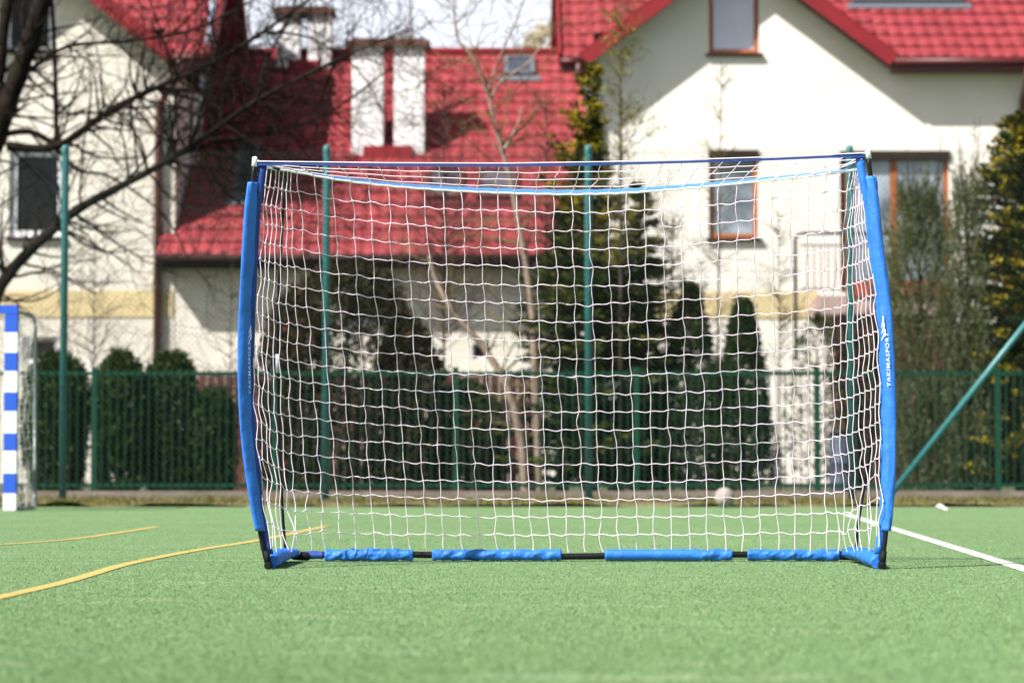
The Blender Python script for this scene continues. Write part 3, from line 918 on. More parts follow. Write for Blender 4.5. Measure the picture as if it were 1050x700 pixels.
def conifer(px, Y, top_py, wpx, label, nb, mats, tipm, drop=.1, leafs=(.085, .022), per=26, zmin=.15, name='conifer', prof=None, tip_share=.25, cut=None, tip_top=None):
    s = F / Y
    base = P(px, 400, Y); H = P(px, top_py, Y).z; R = wpx / 2 / s
    root = thing(name, label, 'tree', (base.x, Y, 0))
    S = []; D = []; Ln = []
    b = MB(); b.use(M['bark']); b.tube([(base.x, Y, -.03), (base.x + .03, Y, H * .5), (base.x, Y, H * .99)], [.10, .06, .008], 8)
    bb = MB(); bb.use(M['bark'])
    for k in range(nb):
        t = zmin / H + (1 - zmin / H) * (k + random.random()) / nb
        a = random.uniform(0, 2 * math.pi)
        r = R * (prof(t) if prof else (1 - t) ** .8) * random.uniform(.55, 1.12) + .03
        z = t * H
        d = Vector((math.cos(a), math.sin(a), .25)).normalized()
        p0 = Vector((base.x, Y, z)); bb.tube([p0, p0 + d * r * .6 - Vector((0, 0, drop * .2 * r)), p0 + d * r - Vector((0, 0, drop * r))], [.012, .008, .003], 4, False)
        m = max(2, int(r / .11))
        for q in range(m):
            f = (q + .6) / m
            p = p0 + d * r * f - Vector((0, 0, drop * r * f * f))
            for sg in (-1, 1):
                sd_ = Vector((-math.sin(a) * sg, math.cos(a) * sg, 0)) * .7 + d * .8 + Vector((0, 0, random.uniform(-.15, .35)))
                S.append(p); D.append(sd_.normalized()); Ln.append(min(.26, .10 + .25 * r * (1.1 - f)))
    S = np.array(S); D = np.array(D); Ln = np.array(Ln)
    c, dd = strands(S, D, Ln, per, .022, spray=.55)
    tipn = RNG.uniform(0, 1, len(S)) < tip_share
    if tip_top: tipn = RNG.uniform(0, 1, len(S)) < np.where(S[:, 2] > tip_top, .8, tip_share)
    mi = np.repeat(tipn.astype(int), per) * (RNG.uniform(0, 1, len(S) * per) < .7)
    leaf_mesh('foliage', c, dd, leafs[0], leafs[1], [M[mats], M[tipm]], mi, root)
    tr = b.build('trunk', root=root)
    bb.build('branches', root=tr)
    return root

conifer(606, 32.4, 120, 172, 'tall dark conifer with golden top behind the middle teal post', 330, 'spruce', 'spruce2', prof=lambda t: (min(1, (1 - t) * 1.75)) ** .85 * (1 if t < .62 else .75), per=20, tip_share=.3)
conifer(656, 33.6, 190, 110, 'dark conifer beside and behind the tall golden-topped one', 150, 'spruce', 'spruce2', prof=lambda t: (1 - t) ** .6, tip_share=.2)
conifer(576, 33.0, 215, 70, 'dark conifer crowding the two pale trunks on their right', 130, 'spruce', 'dark', prof=lambda t: (1 - t) ** .5, tip_share=.3)
conifer(604, 31.9, 70, 112, 'slender golden conifer rising above the net by the downpipe', 90, 'spruce', 'gold', prof=lambda t: (.12 if t < .6 else 1.0) * max(.05, 1.06 - t) * 2.0 * (.7 + .5 * math.sin(t * 60)), per=17, tip_share=.6, zmin=3.2, drop=-.5)
conifer(1048, 31.7, 120, 146, 'dark conifer with yellow branch tips at the right edge', 380, 'spruce', 'gold', prof=lambda t: (1 - t) ** .45 * .95 + .08, per=24, tip_share=.42, leafs=(.075, .026))

def juniper(px, Y, top_py, wpx, label, n, dense, mats=('juniper', 'juniper2')):
    s = F / Y
    base = P(px, 400, Y); H = P(px, top_py, Y).z; R = wpx / 2 / s
    root = thing('juniper', label, 'tree', (base.x, Y, 0), 'grey-green upright junipers')
    t = RNG.uniform(0, .93, n); a = RNG.uniform(0, 2 * np.pi, n)
    prof = np.where(t < .6, .85 + .25 * t, 1.0 * np.clip((1 - t) / .4, 0, 1) ** .7)
    r = R * prof * RNG.uniform(.1, 1, n) ** .6 * (1 + .09 * wob(a, t * H, px))
    st = np.stack([base.x + r * np.cos(a), Y + r * np.sin(a), t * H * .92], 1)
    out = np.stack([np.cos(a), np.sin(a), np.zeros(n)], 1)
    d = unit(out * .28 + np.array([0, 0, 1.]) + RNG.normal(size=(n, 3)) * .10)
    ln = RNG.uniform(.25, .6, n)
    c, dd = strands(st, d, ln, dense, .022, spray=.35)
    mi = np.repeat((RNG.uniform(0, 1, n) > .66).astype(int), dense)
    leaf_mesh('foliage', c, dd, .07, .014, [M[m] for m in mats], mi, root)
    b = MB(); b.use(M['bark'])
    b.tube([(base.x, Y, -.03), (base.x, Y, H * .9)], [.06, .01], 6)
    for k in range(22):
        aa = k * 2.4; q = R * .5; z = H * k / 26
        b.tube([(base.x, Y, z), (base.x + q * math.cos(aa), Y + q * math.sin(aa), z + .7), (base.x + q * 1.2 * math.cos(aa), Y + q * 1.2 * math.sin(aa), z + 1.2)], [.015, .01, .003], 4)
    b.build('trunk', root=root)
juniper(944, 31.9, 158, 84, 'broad grey-green juniper in front of the balcony door', 1500, 26)
juniper(993, 31.5, 142, 50, 'slim feathery grey juniper between the broad one and the dark conifer', 800, 22)
juniper(880, 33.4, 330, 60, 'short dull juniper half hidden behind the right goal pole', 500, 22, ('dark', 'juniper'))
thuja(838, 33.4, 318, 62, 'thin olive shrub in front of the balcony railing', None, 330, 10, shape='bush', mats=('spruce', 'spruce2'), name='shrub', leaf=(.06, .02))
thuja(985, 32.4, 372, 100, 'dark undergrowth shrub beneath the junipers behind the teal brace', None, 1200, shape='bush', mats=('dark', 'spruce2'), name='shrub')
thuja(1080, 31.6, 330, 90, 'green shrub cut by the right edge below the yellow-tipped conifer', None, 900, shape='bush', mats=('spruce', 'spruce2'), name='shrub')

# ---- bare trees
def grow(b, p, d, length, r, depth, rnd, wiggle=.25, split=.5, up=.1, minr=.0045, ratio=.62):
    segs = max(3, int(length / .16))
    pts = [p.copy()]; rads = [r]
    dirs = [d.copy()]
    for k in range(segs):
        d = (d + Vector((rnd.gauss(0, wiggle), rnd.gauss(0, wiggle), rnd.gauss(0, wiggle) + up)) * .5).normalized()
        p = p + d * (length / segs)
        pts.append(p.copy()); rads.append(max(minr, r * (1 - .75 * (k + 1) / segs))); dirs.append(d.copy())
    b.tube(pts, rads, 5 if r > .02 else 3, False)
    if depth <= 0: return
    nb = max(2, int(length / split))
    for k in range(nb):
        i = rnd.randint(1, len(pts) - 1)
        dd = dirs[i]; o = dd.orthogonal().normalized(); o.rotate(Matrix.Rotation(rnd.uniform(0, 6.28), 3, dd))
        nd = (dd * rnd.uniform(.4, 1.0) + o * rnd.uniform(.5, 1.0)).normalized()
        grow(b, pts[i], nd, length * rnd.uniform(.35, ratio), rads[i] * .62, depth - 1, rnd, wiggle, split * .7, up, minr, ratio)

def limb(b, tw, pts, r0, r1, rnd, nside, blen, depth, sides=8, up=.05):
    P3 = [Vector(p) for p in pts]
    out = []
    for i in range(len(P3) - 1):
        p0 = P3[max(i - 1, 0)]; p1 = P3[i]; p2 = P3[i + 1]; p3 = P3[min(i + 2, len(P3) - 1)]
        for k in range(5):
            t = k / 5
            out.append(.5 * ((2 * p1) + (p2 - p0) * t + (2 * p0 - 5 * p1 + 4 * p2 - p3) * t * t + (3 * p1 - p0 - 3 * p2 + p3) * t ** 3))
    out.append(P3[-1])
    n = len(out)
    rad = [(r0 + (r1 - r0) * (i / (n - 1)) ** .8) * (1 + .08 * math.sin(i * 1.9)) for i in range(n)]
    b.tube(out, rad, sides)
    for k in range(nside):
        i = rnd.randint(int(n * .12), n - 1)
        dd = (out[min(i + 1, n - 1)] - out[max(i - 1, 0)]).normalized()
        o = dd.orthogonal().normalized(); o.rotate(Matrix.Rotation(rnd.uniform(0, 6.28), 3, dd)); o.y *= .6
        nd = (dd * rnd.uniform(.2, .9) + o).normalized()
        grow(tw, out[i], nd, blen * rnd.uniform(.5, 1.2), min(rad[i] * .5, .022), depth, rnd, up=up)

TY = 33.6
big = thing('bare_tree', 'large dark leafless tree with a thick arching limb on the left', 'tree', (P(-95, 500, TY).x, TY, 0))
b = MB(); b.use(M['bark']); tw = MB(); tw.use(M['bark'])
rnd = random.Random(11)
def PY(l): return [P(x, y, Y) for x, y, Y in l]
limb(b, tw, PY([(-95, 530, TY), (-88, 460, TY), (-72, 380, TY), (-60, 320, TY), (-50, 280, TY)]), .24, .17, rnd, 0, 1, 1, 12)
limb(b, tw, PY([(-52, 292, TY), (-35, 210, TY), (-8, 150, TY), (10, 100, TY), (28, 50, TY), (46, -10, TY), (60, -80, TY)]), .18, .11, rnd, 24, 1.51, 2, 12)
limb(b, tw, PY([(-66, 350, TY), (-20, 325, TY - .1), (6, 285, TY - .3), (30, 258, TY - .4), (75, 218, TY - .5), (122, 192, TY - .5), (170, 166, TY - .6), (210, 140, TY - .8), (262, 104, TY - 1), (345, 62, TY - 1.2), (420, 30, TY - 1.4)]), .115, .014, rnd, 82, 1.62, 2, 10)
limb(b, tw, PY([(8, 150, TY), (58, 150, TY - .1), (112, 114, TY - .3), (160, 90, TY - .5), (215, 66, TY - .6), (270, 33, TY - .8), (330, -10, TY - 1)]), .07, .02, rnd, 63, 1.40, 2, 8)
limb(b, tw, PY([(58, 152, TY), (57, 90, TY + .1), (55, 30, TY + .1), (50, -40, TY)]), .045, .025, rnd, 14, 1.08, 2, 6)
limb(b, tw, PY([(0, 90, TY), (30, 72, TY), (70, 48, TY), (135, 42, TY - .2), (200, 30, TY - .4), (260, 0, TY - .5)]), .04, .015, rnd, 39, 1.30, 2, 6)
limb(b, tw, PY([(-5, 140, TY), (30, 135, TY), (58, 150, TY)]), .05, .04, rnd, 3, .9, 1, 6)
limb(b, tw, PY([(58, 152, TY), (80, 175, TY), (110, 180, TY), (150, 205, TY - .3), (172, 225, TY - .4), (192, 262, TY - .5)]), .03, .010, rnd, 24, 1.08, 2, 6, -.05)
limb(b, tw, PY([(20, 283, TY - .3), (50, 280, TY - .3), (98, 300, TY - .4)]), .02, .012, rnd, 4, .5, 1, 6)
limb(b, tw, PY([(150, 178, TY - .5), (205, 150, TY + .2), (260, 140, TY + .6), (330, 120, TY + .8), (400, 70, TY + 1)]), .04, .012, rnd, 53, 1.40, 2, 6)
limb(b, tw, PY([(200, 145, TY - .6), (225, 190, TY - .4), (260, 215, TY - .2), (330, 230, TY)]), .025, .008, rnd, 33, 1.19, 2, 6, -.05)
limb(b, tw, PY([(215, 66, TY - .6), (255, 90, TY), (300, 140, TY + .4), (345, 200, TY + .6)]), .03, .008, rnd, 39, 1.19, 2, 6, -.05)
limb(b, tw, PY([(262, 104, TY - 1), (275, 60, TY - .8), (300, 10, TY - .6), (310, -40, TY - .6)]), .03, .012, rnd, 33, 1.30, 2, 6)
limb(b, tw, PY([(170, 166, TY - .6), (180, 110, TY), (170, 50, TY), (150, -10, TY)]), .03, .010, rnd, 33, 1.30, 2, 6)
limb(b, tw, PY([(-10, 150, TY), (-2, 90, TY + .2), (4, 30, TY + .2), (12, -40, TY + .2)]), .09, .07, rnd, 17, 1.2, 2, 10)
limb(b, tw, PY([(345, 62, TY - 1.2), (330, 100, TY - 1), (322, 150, TY - .9), (330, 210, TY - .8)]), .02, .008, rnd, 20, .9, 2, 6, -.05)
limb(b, tw, PY([(215, 140, TY - .8), (250, 170, TY), (300, 185, TY), (370, 190, TY)]), .025, .008, rnd, 26, 1.0, 2, 6)
limb(b, tw, PY([(190, 75, TY - .5), (215, 110, TY), (225, 160, TY), (215, 210, TY)]), .025, .008, rnd, 23, 1.0, 2, 6, -.05)
limb(b, tw, PY([(270, 33, TY - .8), (320, 40, TY - .4), (370, 75, TY), (400, 130, TY)]), .022, .008, rnd, 26, 1.0, 2, 6, -.03)
t_ = b.build('trunk', root=big); tw.build('twigs', root=t_)

TY2 = 32.0
bt = thing('bare_tree', 'pale two-stemmed leafless tree in the middle behind the net', 'tree', (P(546, 500, TY2).x, TY2, 0))
b = MB(); b.use(M['barkpale']); tw = MB(); tw.use(M['twigyel'])
rnd = random.Random(5)
limb(b, tw, PY([(553, 516, TY2), (551, 460, TY2), (549, 400, TY2), (547, 340, TY2), (542, 290, TY2), (534, 240, TY2), (522, 180, TY2), (508, 130, TY2), (500, 95, TY2), (485, 60, TY2), (468, 35, TY2), (466, -20, TY2)]), .068, .012, rnd, 44, 1.1, 2, 10)
limb(b, tw, PY([(540, 516, TY2 - .1), (534, 450, TY2 - .1), (521, 400, TY2 - .1), (500, 362, TY2), (478, 335, TY2), (460, 312, TY2), (446, 285, TY2 + .1), (440, 262, TY2 + .1)]), .07, .022, rnd, 14, .8, 2, 10)
limb(b, tw, PY([(516, 155, TY2), (530, 130, TY2), (536, 110, TY2)]), .03, .012, rnd, 6, .7, 2, 6)
limb(b, tw, PY([(504, 100, TY2), (516, 82, TY2), (540, 66, TY2), (560, 40, TY2)]), .025, .01, rnd, 8, .7, 2, 6)
limb(b, tw, PY([(500, 95, TY2), (512, 60, TY2), (530, 20, TY2), (545, -20, TY2)]), .02, .008, rnd, 8, .7, 2, 6)
t_ = b.build('trunk', root=bt); tw.build('twigs', root=t_)

def sapling(px, Y, top_py, wpx, label, seed, m='twigyel', needles=None, nb=40, lean=0, stem=.02, zlo=.3, depth=1, name='sapling'):
    base = P(px, 500, Y); H = P(px, top_py, Y).z; R = wpx / 2 / (F / Y)
    root = thing(name, label, 'tree', (base.x, Y, 0))
    rnd = random.Random(seed)
    b = MB(); b.use(M['twig']); tw = MB(); tw.use(M[m])
    b.tube([(base.x - lean * .5, Y, -.02), (base.x, Y, H * .4), (base.x + lean, Y, H)], [stem, stem * .8, .004], 6)
    pts = []
    for k in range(nb):
        t = rnd.uniform(zlo, .98); a = rnd.uniform(0, 6.28); L_ = R * (1.2 - t) * rnd.uniform(.5, 1.3) / .7
        d = Vector((math.cos(a), math.sin(a), .6)).normalized()
        p = Vector((base.x + lean * max(0, t - .4) / .6, Y, t * H))
        grow(tw, p, d, L_, .008, depth, rnd, .2, .25, .05, .0028)
        for q in range(int(L_ * 8) + 1): pts.append(p + d * L_ * rnd.random())
    t_ = b.build('trunk', root=root); tw.build('twigs', root=t_)
    if needles:
        S = np.array([tuple(p) for p in pts])
        c, dd = strands(S, unit(RNG.normal(size=S.shape) + np.array([0, 0, .6])), np.full(len(S), .12), 7, .03, spray=.8)
        leaf_mesh('foliage', c, dd, .05, .016, [M[needles], M['gold']], (RNG.uniform(0, 1, len(c)) > .8).astype(int), root)
sapling(637, 31.7, -30, 110, 'tall thin larch with sparse olive twigs against the gable wall', 3, 'twigyel', 'spruce2', 110, stem=.035, zlo=.42, depth=2, name='larch')
sapling(737, 31.8, 62, 74, 'thin leafless sapling in front of the white gable wall', 9, 'twigyel', None, 70, lean=.06, stem=.018, zlo=.4)
sapling(800, 33, 215, 80, 'wispy sapling against the sunlit wall right of the lower window', 12, 'twigyel', None, 70, stem=.012, zlo=.35)
sapling(690, 33, 225, 120, 'olive-twigged sapling between the tall conifer and the lower window', 13, 'twigyel', 'spruce2', 90, stem=.02, zlo=.3, depth=2)
sapling(236, 33.2, 262, 70, 'bare grey shrub by the shaded wall left of the goal', 14, 'twig', None, 70, stem=.012, zlo=.2)
sapling(95, 34, 240, 150, 'thin bare shrub in front of the yellow-banded wall', 15, 'twigred', None, 60, stem=.015, zlo=.2, depth=2)
sapling(455, 33, 85, 130, 'reddish bare shrub rising in front of the red roof', 16, 'twigred', None, 190, stem=.02, zlo=.35, depth=2)
sapling(560, 33.4, 92, 120, 'brownish twiggy shrub between the pale tree and the golden conifer', 19, 'twigred', None, 150, stem=.02, zlo=.45, depth=2)
sapling(1003, 32.6, 120, 40, 'upright wispy sapling rising above the slim juniper', 17, 'twigyel', None, 30, stem=.012, zlo=.5)

# distant blossoming crown between the houses
bl = thing('blossoming_tree', 'cream blossoming tree crown glimpsed between the two roofs', 'tree', (P(566, 400, 62).x, 62, 0))
c0 = P(562, 52, 62); n = 240
a = RNG.normal(size=(n, 3)); a = unit(a) * (RNG.uniform(.2, 1, n) ** .4)[:, None] * np.array([.55, .5, .62])
c, dd = strands(a + np.array(tuple(c0)), unit(a + RNG.normal(size=(n, 3)) * .3), np.full(n, .25), 14, .05)
leaf_mesh('crown', c, dd, .11, .07, [M['blossom']], np.zeros(len(c)), bl)
b = MB(); b.use(M['bark']); b.tube([(c0.x, 62, 0), (c0.x + .1, 62, c0.z * .6), (c0.x, 62, c0.z)], [.2, .12, .04], 8); b.build('trunk', root=bl)

# ---- small things along the strip
def ball(p, r):
    b = MB(); b.use(M['ball']); bm_c = Vector((p.x, p.y, r + .005))
    b.sphere(bm_c, r, 28, 16)
    root = thing('football', 'worn dirty beige football lying at the edge of the turf', 'ball', (p.x, p.y, .005))
    s = b; s.use(M['ballseam'])
    phi = (1 + 5 ** .5) / 2
    vs = []
    for i in (-1, 1):
        for j in (-1, 1):
            vs += [Vector((0, i, j * phi)), Vector((i, j * phi, 0)), Vector((j * phi, 0, i))]
    for v in vs:
        v = v.normalized(); v.rotate(Matrix.Rotation(.5, 3, 'X')); o = v.orthogonal().normalized(); pts = []
        for k in range(5):
            q = o.copy(); q.rotate(Matrix.Rotation(k * 2 * math.pi / 5, 3, v)); pts.append(bm_c + (v + q * .34).normalized() * (r + .0015))
        cen = bm_c + v * (r + .002)
        for k in range(5): s.poly([cen, pts[k], pts[(k + 1) % 5]])
    b.build('shell', root=root)
ball(G(743, 520.5), .108)
p = G(967, 523.0)
b = MB(); b.use(M['paper'])
rr = []
for k in range(7):
    t = k / 6; rr.append([(p.x + (.02 - .07 * t) + (.04 * (1 - .35 * t)) * math.cos(q) * (1 + .25 * math.sin(q * 3 + k)), p.y + .05 * (1 - .3 * t) * math.sin(q), .006 + t * (.05 + .015 * math.cos(q))) for q in [j * math.pi / 5 for j in range(10)]])
b.loft(rr, True, False)
o = b.build('crumpled_paper', root=None); o['label'] = 'small crumpled white paper lying by the turf edge on the right'; o['category'] = 'litter'

# blue-grey barrel behind the fence
bp = P(862, 492, 31.6)
br = thing('plastic_barrel', 'blue-grey plastic barrel behind the picket fence near the right goal pole', 'barrel', (bp.x, 31.6, 0))
b = MB(); b.use(M['barrel']); zt_ = P(862, 446, 31.6).z
prof = [(.12, 0.0), (.14, .04), (.15, .2), (.16, .22), (.15, .24), (.15, .5), (.16, .52), (.15, .54), (.145, .85), (.13, .93), (.11, .95)]
b.loft([[(bp.x + r * math.cos(q), 31.6 + r * math.sin(q), .02 + z / .95 * zt_) for q in [j * math.pi / 10 for j in range(20)]] for r, z in prof])
b.build('drum', root=br)
b = MB(); b.use(M['black']); b.loft([[(bp.x + r * math.cos(q), 31.6 + r * math.sin(q), z) for q in [j * math.pi / 10 for j in range(20)]] for r, z in ((.14, zt_ - .01), (.14, zt_ + .05), (.11, zt_ + .07))])
b.build('lid', root=br)

# ================================================================== HANDBALL GOAL (left edge)
HY = 24.4
hg = thing('handball_goal', 'blue and white striped handball goal cut by the left edge', 'goal', (P(10, 523, HY).x - 1.5, HY, 0))
xp = P(10.5, 500, HY).x; h = .065; ztg = P(10, 313, HY).z
zz = [0.0]; 
edges_py = [523, 505.5, 485, 462, 444, 421.5, 402, 380.5, 361.5, 341, 313]
for side in (0, 1):
    X = xp - side * 3.08
    b = MB()
    for k in range(len(edges_py) - 1):
        za = max(0, P(10, edges_py[k], HY).z); zc = P(10, edges_py[k + 1], HY).z
        b.use(M['pwhite'] if k % 2 == 0 else M['pblue'])
        b.box(X - h, X + h, HY - .04, HY + .04, za, zc - (.0 if k < len(edges_py) - 2 else .16))
    b.build('post', root=hg)
b = MB(); xx = xp + h; k = 0
while xx > xp - 3.2:
    x2 = max(xp - 3.08 - h, xx - (.36 if k == 0 else .2)); b.use(M['pblue'] if k % 2 == 0 else M['pwhite'])
    if xx - x2 > .01: b.box(x2, xx, HY - .042, HY + .042, ztg - .085, ztg)
    xx = x2; k += 1
    if k > 20: break
b.build('crossbar', root=hg)
b = MB(); b.use(M['pblue']); b.box(xp - h, xp + h, HY - .039, HY + .039, ztg - .16, ztg - .086); b.build('corner_joint', root=hg)
for side in (0, 1):
    X = xp - side * 3.08
    b = MB(); b.use(M['galv'])
    b.tube([(X + .04, HY + .04, ztg - .06), (X + .05, HY + .75, ztg - .06), (X + .05, HY + .88, ztg - .09), (X + .05, HY + .95, ztg - .18), (X + .05, HY + 1.0, .03), (X + .05, HY + .9, .025), (X + .04, HY + .04, .025)], .02, 8)
    b.build('rear_frame', root=hg)
b = MB(); b.use(M['oldnet'])
rnd = random.Random(4)
def cord(b, pts, r=.003): b.tube(pts, r, 3, False)
# side net on the right and back net, with slack bunching at the bottom
def hbnet(u, v):
    # u 0..1 side, 1..4 back
    z = (ztg - .07) * (1 - v)
    if u <= 1:
        y = HY + .05 + u * (.90 + .06 * math.sin(v * 3)); x = xp + .05 - .10 * math.sin(math.pi * u) * math.sin(math.pi * v) + .02 * math.sin(v * 17 + u * 9)
    else:
        x = xp + .05 - (u - 1) * 1.04; y = HY + .98 - .18 * math.sin(v * math.pi) + .05 * math.sin(v * 9 + u * 7)
    return Vector((x + rnd.gauss(0, .012), y + rnd.gauss(0, .012), z + rnd.gauss(0, .012) - .03 * math.sin(u * 6)))
NU, NV = 42, 22
gr = [[hbnet(i * 4 / NU, j / NV) for j in range(NV + 1)] for i in range(NU + 1)]
for i in range(NU + 1): cord(b, gr[i])
for j in range(NV + 1): cord(b, [gr[i][j] for i in range(NU + 1)])
for i in range(0, NU + 1):           # roof net
    pass
b.build('net', root=hg)

# ================================================================== FOOTBALL GOAL WITH BOWED POLES
GY = 11.65
goal = thing('football_goal', 'portable football goal with bowed blue padded poles and white net', 'goal', (P(588, 583, GY).x, GY, 0))
DB = .86     # depth of the base
LP = [(163, 261.5, 5), (175, 260.5, 5), (187, 259.2, 8), (200, 258.6, 11), (220, 257.6, 12.5), (250, 256, 13), (300, 253.3, 13.5), (350, 252, 14), (400, 252.2, 14), (443, 254.3, 13.5), (485, 258.5, 12), (520, 263, 10), (545, 266.8, 8), (562, 270, 7), (582, 275, 7)]
RP = [(155, 890, 5), (172, 891.5, 6), (185, 893.2, 11), (200, 894.5, 12), (220, 896.4, 12.5), (250, 899.3, 12.5), (300, 906, 12.5), (350, 909.5, 13.5), (400, 911.5, 13.5), (450, 911.7, 13.5), (500, 911, 12.5), (545, 908.6, 9.5), (562, 906.5, 7), (582, 904.5, 7)]
def interp(tab, y, c):
    ys = [t[0] for t in tab]; vs = [t[c] for t in tab]
    # smooth (Catmull) interpolation
    if y <= ys[0]: return vs[0]
    if y >= ys[-1]: return vs[-1]
    for i in range(len(ys) - 1):
        if ys[i] <= y <= ys[i + 1]:
            t = (y - ys[i]) / (ys[i + 1] - ys[i]); m0 = (vs[i + 1] - vs[max(i - 1, 0)]) / (ys[i + 1] - ys[max(i - 1, 0)]) * (ys[i + 1] - ys[i])
            m1 = (vs[min(i + 2, len(vs) - 1)] - vs[i]) / (ys[min(i + 2, len(ys) - 1)] - ys[i]) * (ys[i + 1] - ys[i])
            return (2 * t ** 3 - 3 * t * t + 1) * vs[i] + (t ** 3 - 2 * t * t + t) * m0 + (-2 * t ** 3 + 3 * t * t) * vs[i + 1] + (t ** 3 - t * t) * m1
    return vs[-1]
S = F / GY
sides = {'L': dict(tab=LP, n=Vector((.78, -.626, 0)), inn=1), 'R': dict(tab=RP, n=Vector((-.38, -.925, 0)), inn=-1)}
def sleeve_point(sd, py, s):
    """point on the front of the sleeve: s across (towards the camera's right), in metres"""
    tab = sd['tab']; xc = interp(tab, py, 1); w = interp(tab, py, 2) / S
    c = P(xc, py, GY); n = sd['n']; wd = Vector((-n.y, n.x, 0))
    a = w / 2 / abs(wd.x); bth = .016
    q = max(-.98, min(.98, s / a))
    return c + wd * s + n * (bth * math.sqrt(1 - q * q) + .0100)
for key, sd in sides.items():
    tab = sd['tab']; n = sd['n']; wd = Vector((-n.y, n.x, 0)); inn = sd['inn']
    # flexible rod, black
    b = MB(); b.use(M['black'])
    ys = [tab[0][0] + 6] + list(range(int(tab[0][0]) + 14, 575, 12)) + [580]
    b.tube([P(interp(tab, y, 1), y, GY) for y in ys], .0115, 10)
    b.build('pole', root=goal)
    b = MB(); b.use(M['whitecap'])
    y0 = tab[0][0]
    c0 = P(interp(tab, y0, 1), y0 - 1.5, GY); c1 = P(interp(tab, y0 + 9, 1), y0 + 8, GY)
    b.tube([c0 + Vector((0, 0, .004)), c0, c1], [.006, .013, .0135], 12)
    hk = P(interp(tab, y0, 1) + inn * 6, y0 + 3, GY); b.tube([c0 - Vector((0, 0, .012)), hk], [.008, .004], 6)
    b.build('end_cap', root=goal)
    # sleeve
    b = MB(); b.use(M['blue']); rings = []
    rnd = random.Random(3 if key == 'L' else 8)
    y = 187.0 if key == 'L' else 181.0
    y_end = 546.0
    while y <= y_end + .1:
        xc = interp(tab, y, 1); wv = interp(tab, y, 2) / S / 2 / abs(wd.x)
        c = P(xc, y, GY); ring = []
        tz = (y - 185) / 360
        for j in range(28):
            a = 2 * math.pi * j / 28
            fold = .0016 * mnoise.noise(Vector((j * .35, y * .05, 3 if key == 'L' else 9))) + .0022 * mnoise.noise(Vector((math.cos(a) * 1.2, y * .015, 5)))
            top = .0035 * max(0, 1 - (y - 181) / 30) * math.sin(a * 5 + y * .25)
            ca, sa = math.cos(a), math.sin(a)
            ring.append(c + wd * (ca * (wv + fold + top)) + n * (sa * (.016 + fold * 2 + top) * (1 if sa > 0 else .8)))
        rings.append(ring); y += 3.0
    b.loft(rings)
    # seam ridge along the sleeve
    sl = b.build('sleeve', root=goal)
    b = MB(); b.use(M['navy'] if key == 'L' else M['blue'])
    ys = list(range(int(tab[0][0]) + 5, 576, 8))
    off = lambda y: inn * ((6.5 if y < 300 else 6.5 - 1.5 * (y - 300) / 250) + (2.0 * max(0, 1 - (y - 168) / 50)))
    ringsl = []
    for y in ys:
        xc = interp(tab, y, 1) + off(y); hw = (4.2 if y < 200 else 2.6) / S * (1 + (y > 545) * .5)
        c = P(xc, y, GY) + Vector((0, .012, 0))
        nn = Vector((.25 * inn, -.97, 0)); ww = Vector((.97, .25 * inn, 0))
        ringsl.append([c + ww * hw + nn * .004, c + nn * .0055, c - ww * hw + nn * .004, c - ww * hw - nn * .003, c - nn * .0045, c + ww * hw - nn * .003])
    b.loft(ringsl)
    b.build('net_border', root=goal)
    # rear rod: from the base corner up to the front top
    if key == 'L': rr = [(293, 567, GY + DB), (289.5, 520, GY + DB * .97), (286, 440, GY + .80), (284.5, 360, GY + .68), (286.5, 280, GY + .5), (290, 220, GY + .33), (293, 182, GY + .18), (280, 171, GY + .05)]
    else: rr = [(877.5, 567, GY + DB), (881, 530, GY + DB * .97), (886, 500, GY + .85), (896, 430, GY + .80), (899, 350, GY + .68), (897, 280, GY + .5), (889, 220, GY + .33), (884, 182, GY + .18), (885, 168, GY + .05)]
    b = MB(); b.use(M['black']); pts = PY(rr); out = []
    for i in range(len(pts) - 1):
        p0 = pts[max(i - 1, 0)]; p1 = pts[i]; p2 = pts[i + 1]; p3 = pts[min(i + 2, len(pts) - 1)]
        for k in range(4):
            t = k / 4; out.append(.5 * ((2 * p1) + (p2 - p0) * t + (2 * p0 - 5 * p1 + 4 * p2 - p3) * t * t + (3 * p1 - p0 - 3 * p2 + p3) * t ** 3))
    out.append(pts[-1])
    b.tube(out, .0078, 8); rp = b.build('rear_pole', root=goal)
    if key == 'L':
        b = MB(); b.use(M['greypipe']); b.tube([P(284.6, 363, GY + .675), P(284.9, 382, GY + .69)], .0105, 8); b.build('ferrule', root=rp)
    # side base bar, foot and blue corner cloth
    foot = P(275 if key == 'L' else 904.5, 580.5, GY); foot.z = .018
    back = Vector(P(293 if key == 'L' else 877.5, 572, GY + DB)); back.z = .03
    b = MB(); b.use(M['rubber'])
    b.tube([foot - Vector((0, .035, 0)), foot - Vector((0, .03, 0)), foot + Vector((0, .05, 0)), foot + Vector((0, .06, .0))], [.014, .0175, .0175, .012], 12)
    b.tube([foot + Vector((0, 0, 0)), foot + Vector((0, 0, .05)) + Vector((-.01 * inn, 0, .02))], [.017, .0145], 10)
    b.build('foot', root=goal)
    b = MB(); b.use(M['black']); b.tube([foot, back], .013, 8); b.build('side_bar', root=goal)
    # cloth wrapped on the side bar
    b = MB(); b.use(M['blue'] if key == 'R' else M['blue']); rings = []
    N = 26
